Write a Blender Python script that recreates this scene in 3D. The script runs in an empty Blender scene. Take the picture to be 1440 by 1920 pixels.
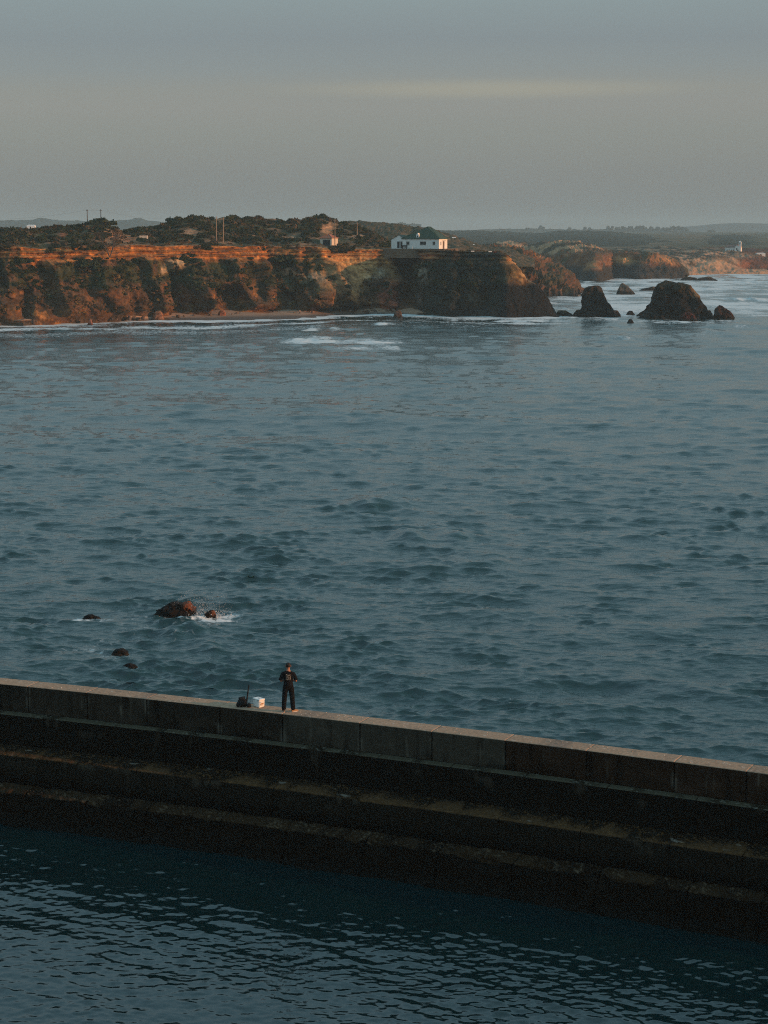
import bpy, bmesh, math, random
import numpy as np
from mathutils import Vector, Matrix

R = math.radians
rng = np.random.default_rng(7)
random.seed(7)
scene = bpy.context.scene
C = scene.collection

# ------------------------------------------------------------------ camera
H = 22.8                      # eye height above the sea, metres
PITCH = R(8.61)
FPX = 3500.0                  # focal length in pixels of the 1440 px wide photograph
cam_d = bpy.data.cameras.new('camera')
cam = bpy.data.objects.new('camera', cam_d); C.objects.link(cam)
cam.location = (0, 0, H)
cam.rotation_euler = (R(90) - PITCH, 0, 0)
cam_d.sensor_fit = 'HORIZONTAL'; cam_d.sensor_width = 24.0
cam_d.lens = 24.0 * FPX / 1440.0
cam_d.clip_start = 0.5; cam_d.clip_end = 40000
scene.camera = cam

# ------------------------------------------------------------------ light
SUN_AZ = (0.957, -0.287)        # horizontal direction towards the sun (to the right)
SUN_EL = R(10.5)
sun_d = bpy.data.lights.new('sun', 'SUN'); sun_d.energy = 3.8; sun_d.angle = R(0.6)
sun_d.color = (1.0, 0.47, 0.20)
sun = bpy.data.objects.new('sun', sun_d); C.objects.link(sun)
n_ = math.hypot(*SUN_AZ)
sv = Vector((SUN_AZ[0] / n_ * math.cos(SUN_EL), SUN_AZ[1] / n_ * math.cos(SUN_EL), math.sin(SUN_EL)))
sun.rotation_euler = sv.to_track_quat('Z', 'Y').to_euler()

world = bpy.data.worlds.new('World'); scene.world = world
world.use_nodes = True
wn = world.node_tree; wn.nodes.clear()
def N(nt, t, **kw):
    n = nt.nodes.new(t)
    for k, v in kw.items():
        setattr(n, k, v)
    return n
w_out = N(wn, 'ShaderNodeOutputWorld'); w_bg = N(wn, 'ShaderNodeBackground')
w_bg.inputs['Strength'].default_value = 0.1
w_sky = N(wn, 'ShaderNodeTexSky', sky_type='NISHITA', sun_disc=False, sun_elevation=SUN_EL,
          sun_rotation=math.atan2(SUN_AZ[0], SUN_AZ[1]), altitude=20)
w_sky.dust_density = 2.0
# layered evening cloud veil: colour by elevation, broken by slow stretched noise
w_tc = N(wn, 'ShaderNodeTexCoord'); w_sep = N(wn, 'ShaderNodeSeparateXYZ')
wn.links.new(w_tc.outputs['Generated'], w_sep.inputs[0])
w_map = N(wn, 'ShaderNodeMapping'); w_map.inputs['Scale'].default_value = (2.2, 2.2, 26)
wn.links.new(w_tc.outputs['Generated'], w_map.inputs[0])
w_no = N(wn, 'ShaderNodeTexNoise'); w_no.inputs['Scale'].default_value = 1.3; w_no.inputs['Detail'].default_value = 4
wn.links.new(w_map.outputs[0], w_no.inputs['Vector'])
w_off = N(wn, 'ShaderNodeMath', operation='MULTIPLY_ADD'); w_off.inputs[1].default_value = 0.014; w_off.inputs[2].default_value = -0.007
wn.links.new(w_no.outputs['Fac'], w_off.inputs[0])
w_add = N(wn, 'ShaderNodeMath', operation='ADD')
wn.links.new(w_sep.outputs['Z'], w_add.inputs[0]); wn.links.new(w_off.outputs[0], w_add.inputs[1])
w_pow = N(wn, 'ShaderNodeMath', operation='MULTIPLY'); w_pow.inputs[1].default_value = 2.0; w_pow.use_clamp = True
wn.links.new(w_add.outputs[0], w_pow.inputs[0])
w_ramp = N(wn, 'ShaderNodeValToRGB'); cr = w_ramp.color_ramp
def srgb(r, g, b):
    f = lambda c: ((c / 255 + 0.055) / 1.055) ** 2.4 if c > 10 else c / 255 / 12.92
    return (f(r), f(g), f(b), 1)
VEIL = [(0.0, (130, 135, 135)), (0.03, (136, 140, 139)), (0.05, (142, 146, 143)), (0.062, (147, 149, 146)),
        (0.0715, (146, 149, 146)), (0.083, (140, 148, 150)), (0.097, (135, 145, 150)), (0.12, (141, 155, 158)),
        (0.22, (156, 182, 190)), (0.5, (148, 192, 210))]
while len(cr.elements) < len(VEIL): cr.elements.new(0.5)
for e, (z, c) in zip(cr.elements, VEIL):
    e.position = z * 2; e.color = srgb(*c)
wn.links.new(w_pow.outputs[0], w_ramp.inputs[0])
w_veil = N(wn, 'ShaderNodeMixRGB', blend_type='MULTIPLY'); w_veil.inputs[0].default_value = 1
w_veil.inputs[2].default_value = (10, 10, 10, 1)
wn.links.new(w_ramp.outputs[0], w_veil.inputs[1])
# pale warm break between the cloud layers
w_m2 = N(wn, 'ShaderNodeMapping'); w_m2.inputs['Scale'].default_value = (1, 1, 22); w_m2.inputs['Location'].default_value = (-0.055, -1.0, -0.0725 * 22)
w_len = N(wn, 'ShaderNodeVectorMath', operation='LENGTH')
w_m2x = N(wn, 'ShaderNodeVectorMath', operation='MULTIPLY'); w_m2x.inputs[1].default_value = (1.1, 0.2, 1)
wn.links.new(w_tc.outputs['Generated'], w_m2.inputs[0]); wn.links.new(w_m2.outputs[0], w_m2x.inputs[0]); wn.links.new(w_m2x.outputs[0], w_len.inputs[0])
w_mr = N(wn, 'ShaderNodeMapRange', interpolation_type='SMOOTHERSTEP')
w_mr.inputs['From Min'].default_value = 0.17; w_mr.inputs['From Max'].default_value = 0.0
w_mr.inputs['To Min'].default_value = 0; w_mr.inputs['To Max'].default_value = 0.5
wn.links.new(w_len.outputs['Value'], w_mr.inputs[0])
w_st = N(wn, 'ShaderNodeMixRGB'); w_st.inputs[2].default_value = (4.2, 3.95, 3.1, 1)
wn.links.new(w_mr.outputs[0], w_st.inputs[0]); wn.links.new(w_veil.outputs[0], w_st.inputs[1])
w_mix = N(wn, 'ShaderNodeMixRGB'); w_mix.inputs[0].default_value = 0.88
wn.links.new(w_sky.outputs[0], w_mix.inputs[1]); wn.links.new(w_st.outputs[0], w_mix.inputs[2])
wn.links.new(w_mix.outputs[0], w_bg.inputs[0]); wn.links.new(w_bg.outputs[0], w_out.inputs[0])

scene.view_settings.view_transform = 'Standard'; scene.view_settings.look = 'None'
scene.view_settings.exposure = 0.0; scene.view_settings.gamma = 1.0
scene.view_settings.use_curve_mapping = False
scene.render.engine = 'CYCLES'
scene.cycles.use_denoising = False
scene.cycles.filter_width = 1.05
scene.cycles.max_bounces = 6; scene.cycles.volume_bounces = 0

# ------------------------------------------------------------------ helpers
CP, SP = math.cos(PITCH), math.sin(PITCH)
def ray(px, py):
    a = (np.asarray(px, float) - 720) / FPX; b = (np.asarray(py, float) - 960) / FPX
    return a, CP - b * SP, -SP - b * CP
def at_z(px, py, z):
    """point on the ray of photo pixel (px,py) at height z"""
    dx, dy, dz = ray(px, py); t = (z - H) / dz
    return np.stack(np.broadcast_arrays(dx * t, dy * t, z + 0 * t), -1)
def at_d(px, py, D):
    dx, dy, dz = ray(px, py); t = D / dy
    return np.stack(np.broadcast_arrays(dx * t, D + 0 * t, H + dz * t), -1)
def project(P):
    x, y, z = P[..., 0], P[..., 1], P[..., 2] - H
    zc = y * CP - z * SP; yc = y * SP + z * CP
    return 720 + FPX * x / zc, 960 - FPX * yc / zc

_perm = rng.permutation(256).astype(np.int32); _perm = np.concatenate([_perm, _perm])
_g = rng.normal(size=(256, 3)).astype(np.float32); _g /= np.linalg.norm(_g, axis=1)[:, None]
def pnoise(x, y, z):
    x, y, z = [np.asarray(a, np.float32) for a in np.broadcast_arrays(x, y, z)]
    xi, yi, zi = [np.floor(a).astype(np.int32) for a in (x, y, z)]
    xf, yf, zf = x - xi, y - yi, z - zi
    xi &= 255; yi &= 255; zi &= 255
    u, v, w = [t * t * t * (t * (t * 6 - 15) + 10) for t in (xf, yf, zf)]
    def gr(i, j, k):
        h = _perm[_perm[_perm[(xi + i) & 255] + ((yi + j) & 255)] + ((zi + k) & 255)]
        g = _g[h]
        return g[..., 0] * (xf - i) + g[..., 1] * (yf - j) + g[..., 2] * (zf - k)
    l = lambda a, b, t: a + (b - a) * t
    return 1.5 * l(l(l(gr(0, 0, 0), gr(1, 0, 0), u), l(gr(0, 1, 0), gr(1, 1, 0), u), v),
             l(l(gr(0, 0, 1), gr(1, 0, 1), u), l(gr(0, 1, 1), gr(1, 1, 1), u), v), w)
def fbm(x, y, z=0.0, o=4, ridge=False, gain=0.5):
    s, a, f, t = 0, 1.0, 1.0, 0
    for i in range(o):
        n = pnoise(x * f + 17.3 * i, y * f + 5.1 * i, z * f + 9.7 * i)
        if ridge: n = 1 - 2.2 * np.abs(n)
        s = s + n * a; t += a; a *= gain; f *= 2.03
    return s / t
def ss(e0, e1, x):
    t = np.clip((x - e0) / (e1 - e0), 0, 1); return t * t * (3 - 2 * t)

def mesh_np(name, V, F, mat, col=None, smooth=False, attrs=None, parent=None):
    """V (n,3), F (m,3|4) -> one mesh object"""
    V = np.ascontiguousarray(V, np.float32).reshape(-1, 3); F = np.ascontiguousarray(F, np.int32)
    me = bpy.data.meshes.new(name)
    k = F.shape[1]
    me.vertices.add(len(V)); me.vertices.foreach_set('co', V.ravel())
    me.loops.add(F.size); me.loops.foreach_set('vertex_index', F.ravel())
    me.polygons.add(len(F)); me.polygons.foreach_set('loop_start', np.arange(0, F.size, k, dtype=np.int32))
    me.polygons.foreach_set('loop_total', np.full(len(F), k, np.int32))
    me.update(calc_edges=True)
    if smooth: me.polygons.foreach_set('use_smooth', np.ones(len(F), bool))
    if col is not None:
        a = me.color_attributes.new('Col', 'FLOAT_COLOR', 'POINT')
        c4 = np.ones((len(V), 4), np.float32); c4[:, :3] = np.clip(col.reshape(-1, 3), 0.001, 0.9)
        a.data.foreach_set('color', c4.ravel())
    for an, av in (attrs or {}).items():
        a = me.attributes.new(an, 'FLOAT', 'POINT'); a.data.foreach_set('value', np.ascontiguousarray(av, np.float32).ravel())
    me.materials.append(mat)
    me.validate()
    o = bpy.data.objects.new(name, me); C.objects.link(o)
    if parent: o.parent = parent
    return o
def gridF(nr, nc, wrap=False):
    i = np.arange(nr - 1)[:, None]; j = np.arange(nc if wrap else nc - 1)[None]
    j2 = (j + 1) % nc
    return np.stack([i * nc + j + 0 * i, i * nc + j2, (i + 1) * nc + j2, (i + 1) * nc + j + 0 * i], -1).reshape(-1, 4)
def tag(o, label=None, cat=None, group=None, kind=None):
    if label: o['label'] = label
    if cat: o['category'] = cat
    if group: o['group'] = group
    if kind: o['kind'] = kind
    return o
def empty(name, loc, rz=0):
    o = bpy.data.objects.new(name, None); C.objects.link(o); o.location = loc; o.rotation_euler.z = rz
    o.empty_display_size = 0.2
    return o
def normals(P):
    du = np.gradient(P, axis=1); dv = np.gradient(P, axis=0)
    n = np.cross(du, dv); n /= np.linalg.norm(n, axis=-1, keepdims=True) + 1e-9
    return n

# ------------------------------------------------------------------ materials
def base_mat(name, rough=0.9, spec=0.2):
    m = bpy.data.materials.new(name); m.use_nodes = True
    b = m.node_tree.nodes['Principled BSDF']
    b.inputs['Roughness'].default_value = rough
    b.inputs['Specular IOR Level'].default_value = spec
    return m, m.node_tree, b
def col_mat(name, scale=1.0, bump=0.3, dist=0.1, rough=0.92, spec=0.15, var=0.5, attr=True, color=(0.5, 0.5, 0.5), detail=6):
    """material: vertex-painted rock/soil colour (or one flat colour) broken up by fine procedural grain, plus bump"""
    m, nt, b = base_mat(name, rough, spec)
    tc = N(nt, 'ShaderNodeTexCoord')
    no = N(nt, 'ShaderNodeTexNoise'); no.inputs['Scale'].default_value = scale; no.inputs['Detail'].default_value = detail
    no.inputs['Roughness'].default_value = 0.65
    nt.links.new(tc.outputs['Object'], no.inputs['Vector'])
    mr = N(nt, 'ShaderNodeMapRange'); mr.inputs['From Min'].default_value = 0.25; mr.inputs['From Max'].default_value = 0.75
    mr.inputs['To Min'].default_value = 1 - var; mr.inputs['To Max'].default_value = 1 + var
    nt.links.new(no.outputs['Fac'], mr.inputs[0])
    mx = N(nt, 'ShaderNodeVectorMath', operation='SCALE')
    if attr:
        at = N(nt, 'ShaderNodeAttribute', attribute_name='Col'); nt.links.new(at.outputs['Color'], mx.inputs[0])
    else:
        mx.inputs[0].default_value = color
    nt.links.new(mr.outputs[0], mx.inputs['Scale']); nt.links.new(mx.outputs[0], b.inputs['Base Color'])
    bp = N(nt, 'ShaderNodeBump'); bp.inputs['Strength'].default_value = bump; bp.inputs['Distance'].default_value = dist
    nt.links.new(no.outputs['Fac'], bp.inputs['Height']); nt.links.new(bp.outputs[0], b.inputs['Normal'])
    return m
def plain(name, color, rough=0.7, spec=0.3, scale=3.0, var=0.12, bump=0.1, dist=0.01):
    return col_mat(name, scale, bump, dist, rough, spec, var, attr=False, color=color, detail=4)

M_rock = col_mat('cliff_rock', 0.55, 0.9, 0.9, var=0.45)
M_far = col_mat('distant_land', 0.22, 0.8, 1.6, var=0.4)
M_stack = col_mat('stack_rock', 0.8, 1.0, 0.9, rough=0.9, spec=0.06, var=0.5)
M_wetrock = col_mat('wet_rock', 4.0, 0.9, 0.12, rough=0.75, spec=0.15, var=0.5)
M_leaf = col_mat('scrub_leaves', 1.5, 0.3, 0.2, var=0.35)
M_sand = col_mat('sand', 0.6, 0.25, 0.15, var=0.12)
M_conc = col_mat('concrete', 9.0, 0.7, 0.02, rough=0.95, spec=0.02, var=0.3)
M_weedy = col_mat('weedy_concrete', 11.0, 1.0, 0.06, rough=0.95, spec=0.03, var=0.55)

def water_mat(name, body, rough, scales, strength, foam=True):
    m, nt, b = base_mat(name, rough, 0.5)
    b.inputs['IOR'].default_value = 1.56
    tc = N(nt, 'ShaderNodeTexCoord')
    prev = None
    for (sc, dist, st) in scales:
        mp = N(nt, 'ShaderNodeMapping'); mp.inputs['Scale'].default_value = sc; mp.inputs['Rotation'].default_value = (0, 0, 0.25)
        nt.links.new(tc.outputs['Object'], mp.inputs[0])
        no = N(nt, 'ShaderNodeTexNoise'); no.inputs['Scale'].default_value = 1; no.inputs['Detail'].default_value = 4
        no.inputs['Roughness'].default_value = 0.6; no.inputs['Distortion'].default_value = 0.4
        nt.links.new(mp.outputs[0], no.inputs['Vector'])
        bp = N(nt, 'ShaderNodeBump'); bp.inputs['Strength'].default_value = st; bp.inputs['Distance'].default_value = dist
        nt.links.new(no.outputs['Fac'], bp.inputs['Height'])
        if prev: nt.links.new(prev.outputs[0], bp.inputs['Normal'])
        prev = bp
    nt.links.new(prev.outputs[0], b.inputs['Normal'])
    if not foam:
        b.inputs['Base Color'].default_value = (*body, 1); return m
    at = N(nt, 'ShaderNodeAttribute', attribute_name='foam')
    n2 = N(nt, 'ShaderNodeTexNoise'); n2.inputs['Scale'].default_value = 1.3; n2.inputs['Detail'].default_value = 8; n2.inputs['Roughness'].default_value = 0.7
    n2.inputs['Distortion'].default_value = 1.0
    nt.links.new(tc.outputs['Object'], n2.inputs['Vector'])
    s = N(nt, 'ShaderNodeMath', operation='MULTIPLY_ADD'); s.inputs[1].default_value = 1.6; s.inputs[2].default_value = -0.8
    nt.links.new(n2.outputs['Fac'], s.inputs[0])
    a = N(nt, 'ShaderNodeMath', operation='ADD'); nt.links.new(at.outputs['Fac'], a.inputs[0]); nt.links.new(s.outputs[0], a.inputs[1])
    mr = N(nt, 'ShaderNodeMapRange', interpolation_type='SMOOTHSTEP'); mr.inputs['From Min'].default_value = 0.30; mr.inputs['From Max'].default_value = 0.72
    nt.links.new(a.outputs[0], mr.inputs[0])
    mg = N(nt, 'ShaderNodeMath', operation='MULTIPLY'); nt.links.new(mr.outputs[0], mg.inputs[0])
    g2 = N(nt, 'ShaderNodeMapRange'); g2.inputs['From Min'].default_value = 0.02; g2.inputs['From Max'].default_value = 0.2
    nt.links.new(at.outputs['Fac'], g2.inputs[0]); nt.links.new(g2.outputs[0], mg.inputs[1])
    mc = N(nt, 'ShaderNodeMixRGB'); mc.inputs[1].default_value = (*body, 1); mc.inputs[2].default_value = (0.62, 0.66, 0.66, 1)
    nt.links.new(mg.outputs[0], mc.inputs[0]); nt.links.new(mc.outputs[0], b.inputs['Base Color'])
    ra = N(nt, 'ShaderNodeMapRange'); ra.inputs['To Min'].default_value = rough; ra.inputs['To Max'].default_value = 0.9
    nt.links.new(mg.outputs[0], ra.inputs[0]); nt.links.new(ra.outputs[0], b.inputs['Roughness'])
    return m
M_sea = water_mat('sea_water', (0.0025, 0.026, 0.027), 0.05, [((1.0, 3.0, 1), 0.13, 0.6), ((3.4, 7.5, 2), 0.02, 0.5)], 1)
M_harbour = water_mat('harbour_water', (0.0018, 0.015, 0.0175), 0.02, [((5.0, 8.0, 3), 0.010, 0.4)], 1, foam=False)

# ------------------------------------------------------------------ breakwater line (needed by the water too)
ZT = 4.8
_px = np.array([0, 240, 540, 720, 950, 1210, 1440.]); _py = np.array([1282, 1306.5, 1338.5, 1361, 1388.5, 1421, 1451.])
WP = at_z(_px, _py, ZT)[:, :2]
_fit = np.polyfit(WP[:, 0], WP[:, 1], 2)
def wall_y(x): 
    xc = np.clip(x, -18, 15)
    sl = 2 * _fit[0] * xc + _fit[1]
    return np.polyval(_fit, xc) + sl * (x - xc)

# ------------------------------------------------------------------ coast data (photo pixels -> world)
WL = ([-500, -300, 0, 100, 200, 300, 400, 500, 560, 640, 740, 850, 950, 1048],
      [622, 616, 610, 607.5, 604, 601, 600.5, 599, 596, 592, 590, 594.5, 596.5, 595.5])
def wl_world(px): return at_z(px, np.interp(px, *WL), 0.0)
_wl = wl_world(np.linspace(-500, 1048, 200))
def coast_y(x):   # water's edge of the near shore
    return np.interp(x, _wl[:, 0], _wl[:, 1], right=9e3)

# ------------------------------------------------------------------ sea
def waves(x, y, sp, comps, chop):
    """sum of travelling waves with sharpened crests; waves finer than the local grid are left out"""
    dx = np.zeros_like(x); dy = np.zeros_like(x); dz = np.zeros_like(x)
    smin = sp.min(axis=1)
    for (L, ang, a, ph, patch) in comps:
        ok = np.nonzero(smin < L / 1.6)[0]
        if len(ok) == 0: continue
        q = slice(0, int(ok[-1]) + 1)
        k = 2 * math.pi / L; cx, cy = math.cos(ang), math.sin(ang)
        w = a * np.clip((L / sp[q] - 1.6) / 1.4, 0, 1)
        if patch is not None: w = w * patch[q]
        t = (np.float32(k * cx) * x[q] + np.float32(k * cy) * y[q] + np.float32(ph))
        s, c = np.sin(t), np.cos(t)
        dz[q] += w * c; ws = w * s * chop
        dx[q] -= ws * cx; dy[q] -= ws * cy
    return dx, dy, dz
def spectrum(Ls, slope, head, spread, patch=None, peak=None, r=rng):
    out = []
    s0 = slope * math.sqrt(2 / len(Ls))
    for L in Ls:
        L = L * r.uniform(0.9, 1.1)
        f = 1.0 if peak is None else math.exp(-0.5 * ((math.log(L / peak)) / 1.2) ** 2)
        out.append((L, head + r.normal() * spread, s0 * f * L / (2 * math.pi), r.uniform(0, 6.28), patch))
    return out

rows = []
D = 58.0
rows_D = [0.0]
fp = lambda d: d * d / (H * 1867)
d = 62.0; Ds = []
while d < 1250:
    Ds.append(d); d += min(max(0.085, 0.60 * fp(d)), 0.0034 * d)
Ds = np.array(Ds); NC = 680
tx = np.linspace(-0.25, 0.25, NC)
# columns start just behind the breakwater and follow rows outwards
X = np.zeros((len(Ds), NC), np.float32); Y = np.zeros_like(X)
x0 = tx * 66
for _ in range(8): x0 = tx * (wall_y(x0) + 0.6)
start = wall_y(x0) + 0.6
frac = (Ds - Ds[0])
for j in range(NC):
    off = (start[j] - Ds[0]) * np.exp(-frac / 60.0)
    Y[:, j] = Ds + off
X = (Y * tx[None]).astype(np.float32)
SPC = np.maximum(np.gradient(Y, axis=0), np.gradient(X, axis=1)).astype(np.float32)
big = fbm(X / 26, Y / 55, 0.3, 3); fine_ = fbm(X / 5.0, Y / 6.0, 4.3, 4)
patch = ((0.62 + .85 * ss(-.15, .35, fine_)) * (0.9 + 0.8 * big)).astype(np.float32)
patch = np.clip(patch, 0.15, 2.2)
comps = spectrum(np.geomspace(0.33, 2.3, 110), 0.34, R(-96), R(25), patch)
comps += spectrum(np.geomspace(2.2, 9, 26), 0.10, R(-101), R(22))
comps += spectrum(np.geomspace(22, 48, 7), 0.024, R(-104), R(14))
dx, dy, dz = waves(X, Y, SPC, comps, 0.95)
# breakers and single swells, placed where they stand: (px0, px1, py, height m, crest width m, foam, tilt of crest)
foam = np.zeros_like(X)
SEA0 = [None]
BR = [(500, 790, 640, 0.6, 4.4, 1.1, 0), (600, 850, 650, 0.3, 4.0, 0.5, 0), (555, 650, 617, 0.8, 3.0, 0.75, 0), (-60, 330, 618, 0.3, 3.5, 0.6, 0), (930, 1120, 606, .4, 3, .6, 0), (1240, 1440, 590, .5, 4, .6, 0), (683, 742, 608, 1.1, 2.6, 0.95, 0), (250, 460, 612, 0.3, 3, 0.45, 0),
      (890, 1080, 601, 0.4, 3.0, 0.8, 0), (600, 760, 594, 0.4, 2.0, 0.6, 0),
      (1090, 1215, 633, 0.9, 4.0, 0.45, 0), (1205, 1390, 626, 1.0, 4.0, 0.35, 0), (1220, 1440, 612, 0.5, 4, 0.45, 0),
      (1160, 1320, 561, 0.7, 5.0, 0.5, 0), (1355, 1460, 563, 1.3, 5.0, 0.75, 0), (1280, 1460, 543, 0.9, 5, 0.5, 0), (1090, 1200, 541, .6, 5, .5, 0),
      (1380, 1470, 530, 1.0, 6, 0.75, 0), (1050, 1110, 577, .7, 4, .8, 0), (1100, 1300, 528, .7, 6, .55, 0), (1285, 1440, 518, 0.6, 7, 0.85, 0),
      (-40, 260, 613, 0.25, 3.0, 0.35, 0),
      (640, 790, 948, 0.75, 3.6, 0.0, 0.2), (740, 900, 1008, 0.8, 2.8, 0.08, -0.15), (760, 960, 1062, 0.5, 2.8, 0, 0.0),
      (255, 345, 1196, 0.5, 1.2, 0.36, 0.1), (330, 430, 1218, 0.45, 1.4, 0.0, -0.3), (330, 400, 1186, 0.35, 0.9, 0.1, -0.1),
      (60, 260, 905, 0.35, 3.0, 0, 0.1), (1180, 1420, 1290, 0.25, 1.6, 0, 0.1), (500, 640, 1132, 0.2, 1.6, 0, 0), (40, 180, 1100, 0.3, 2, 0, 0)]
for (a0, a1, py, hgt, wd, fo, tl) in BR:
    c = at_z((a0 + a1) / 2, py, 0.0); e = at_z(a1, py, 0.0)
    hx = abs(e[0] - c[0]); wd = wd * (2.6 if c[1] > 300 else 1.0)
    rr = np.nonzero((Y.min(1) < c[1] + wd * 6 + 2) & (Y.max(1) > c[1] - wd * 6 - 2))[0]
    cc = np.nonzero((X[rr].min(0) < c[0] + hx * 1.8) & (X[rr].max(0) > c[0] - hx * 1.8))[0]
    if len(rr) == 0 or len(cc) == 0: continue
    w_ = np.s_[rr[0]:rr[-1] + 1, cc[0]:cc[-1] + 1]; x_, y_ = X[w_], Y[w_]
    lx = (x_ - c[0]) / hx
    wob = fbm(x_ / (hx * 0.35 + 2), 3.1, py * 0.37, 3) * wd * 1.1
    ly = (y_ - c[1] - tl * (x_ - c[0]) + wob) / wd
    env = np.exp(-(np.abs(lx) ** 3) * 1.1) * (0.65 + 0.7 * pnoise(x_ / (hx * 0.4 + 1), 7.7, py * 0.11))
    prof = np.where(ly < 0, np.exp(-(ly * 1.5) ** 2), np.exp(-(ly * 0.75) ** 2))
    dz[w_] += hgt * env * prof * (.55 if c[1] > 300 else 1.0) * (1 + .8 * fbm(x_ / 3.5, y_ / 5, py * .3, 3))
    if fo > 0:
        fr = np.exp(-((ly + 0.45) / 0.7) ** 2) + 0.45 * np.exp(-((ly - 0.8) / 1.2) ** 2)
        foam[w_] = np.maximum(foam[w_], fo * np.clip(env * 1.3, 0, 1) * fr * (.85 + .9 * fbm(x_ / 4, y_ / 7, py * .17, 4)))
# shore wash
dist = coast_y(X) - Y
wob = 8 * fbm(X / 16, 1.7, 0.4, 3)
wash = np.exp(-np.clip(dist + wob - 7, 0, 99) / 7.0) * (.78 + .5 * fbm(X / 9, Y / 9, 1.2, 3)) + 0.50 * np.exp(-((dist - 30 + 1.6 * wob) / 6) ** 2) + 0.36 * np.exp(-((dist - 52 + 2.5 * wob) / 13) ** 2)
wash *= np.where(X < -15, 1.2, 0.95)
foam = np.maximum(foam, np.where(dist < 110, wash, 0))
# streaky white water round the stacks and out to the far beach
far = ss(425, 560, Y + 40 * fbm(X / 20, Y / 30, 77.0, 3)) * ss(30, 60, X + (Y - 480) * 0.02)
streak = 0.60 + 1.0 * fbm(X / 16, Y / 30, 2.2, 4) + 0.45 * fbm(X / 5, Y / 9.0, 5.2, 3)
foam = np.maximum(foam, np.clip(far * streak, 0, 0.9))
lace = ss(300, 450, Y) * (0.20 + 0.6 * fbm(X / 22, Y / 36, 8.2, 4)) 
foam = np.maximum(foam, np.clip(lace, 0, 0.6))
ROCK_SPOTS = [(322, 1157, 3.4, 1.2, 0.62), (390, 1160, 2.3, 1.2, 0.95), (171, 1163, 1.7, .55, .8), (235, 1163, 4.5, .5, .42), (110, 1166, 3.0, .5, .42),
              (224, 1233, 1.8, .9, .5), (180, 1214, 2.2, 1.2, .50), (242, 1255, 1.4, .6, .30), (300, 1180, 4.0, 2.0, .40), (365, 1172, 3, 1.5, .42),
   (1126, 598, 9, 9, .8), (1270, 604, 13, 10, .85), (1356, 601, 6, 8, .7), (1182, 603, 5, 8, .6), (1175, 553, 6, 16, .85), (985, 599, 11, 7, .8), (900, 598, 12, 7, .75), (1060, 596, 6, 8, .8), (1230, 545, 8, 14, .8), (1090, 560, 10, 16, .8), (1200, 526, 26, 16, .9)]
for (a, b_, rx, ry, f_) in ROCK_SPOTS:
    c = at_z(a, b_, 0.0)
    hw_ = 12 if c[1] < 300 else 60; rr = np.nonzero((Y.min(1) < c[1] + hw_) & (Y.max(1) > c[1] - hw_))[0]; w_ = np.s_[rr[0]:rr[-1] + 1, :]; x_, y_ = X[w_], Y[w_]
    q = ((x_ - c[0]) / rx) ** 2 + ((y_ - c[1]) / ry / 1.6) ** 2
    foam[w_] = np.maximum(foam[w_], f_ * np.exp(-q) * (0.75 + 0.9 * fbm(x_ / (.5 if c[1] < 300 else 3), y_ / (.8 if c[1] < 300 else 7), 3.3, 3)))
edge = ss(0, 12, np.arange(NC))[None] * ss(0, 12, np.arange(NC)[::-1])[None] * ss(0, 8, np.arange(len(Ds))[::-1])[:, None] * ss(-1, 10, np.arange(len(Ds)))[:, None]
V = np.stack([X + dx * edge, Y + dy * edge, dz * edge], -1)
def sea_z(x, y, r=1.2):
    m = (np.abs(X - x) < r) & (np.abs(Y - y) < r * 1.5)
    return float((dz * edge)[m].mean()) if m.any() else 0.0
# coarse outer water joined to the same sheet
nv = V.shape[0] * V.shape[1]
F = gridF(*V.shape[:2])
OR = 6500.0
tl_, tr_ = V[-1, 0], V[-1, -1]; bl_, br_ = V[0, 0], V[0, -1]
left = [V[i, 0] for i in range(0, len(Ds), 40)]
ex = [(-OR, 20, 0), (-OR, OR, 0), (OR, OR, 0), (OR, 20, 0)]
EV = list(ex); EF = []
li = [i * NC for i in range(0, len(Ds), 20)]; 
if li[-1] != (len(Ds) - 1) * NC: li.append((len(Ds) - 1) * NC)
e0 = nv
for a_, b_ in zip(li[:-1], li[1:]): EF.append((a_, b_, e0, e0)) if False else None
tri = []
for a_, b_ in zip(li[:-1], li[1:]): tri.append((a_, e0, b_)); 
for a_, b_ in zip(li[:-1], li[1:]): tri.append((a_ + NC - 1, b_ + NC - 1, e0 + 3))
tri += [(li[-1], e0, e0 + 1), (li[-1] + NC - 1, e0 + 2, e0 + 3), (li[-1], e0 + 1, e0 + 2), (li[-1], e0 + 2, li[-1] + NC - 1)]
EFa = np.array([(a, b, c, c) for a, b, c in tri])
sea = mesh_np('sea', V, F, M_sea, smooth=True, attrs={'foam': foam}); tag(sea, kind='structure')
outer = mesh_np('outer_sea', np.concatenate([V.reshape(-1, 3)[li + [i + NC - 1 for i in li]], np.array(ex)]),
    (lambda n: np.array([(i, 2 * n, i + 1) for i in range(n - 1)] + [(n + i, n + i + 1, 2 * n + 3) for i in range(n - 1)] +
     [(n - 1, 2 * n, 2 * n + 1), (2 * n - 1, 2 * n + 2, 2 * n + 3), (n - 1, 2 * n + 1, 2 * n + 2), (n - 1, 2 * n + 2, 2 * n - 1)]))(len(li)),
    M_sea, attrs={'foam': np.zeros(2 * len(li) + 4)}); tag(outer, kind='structure')

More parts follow.
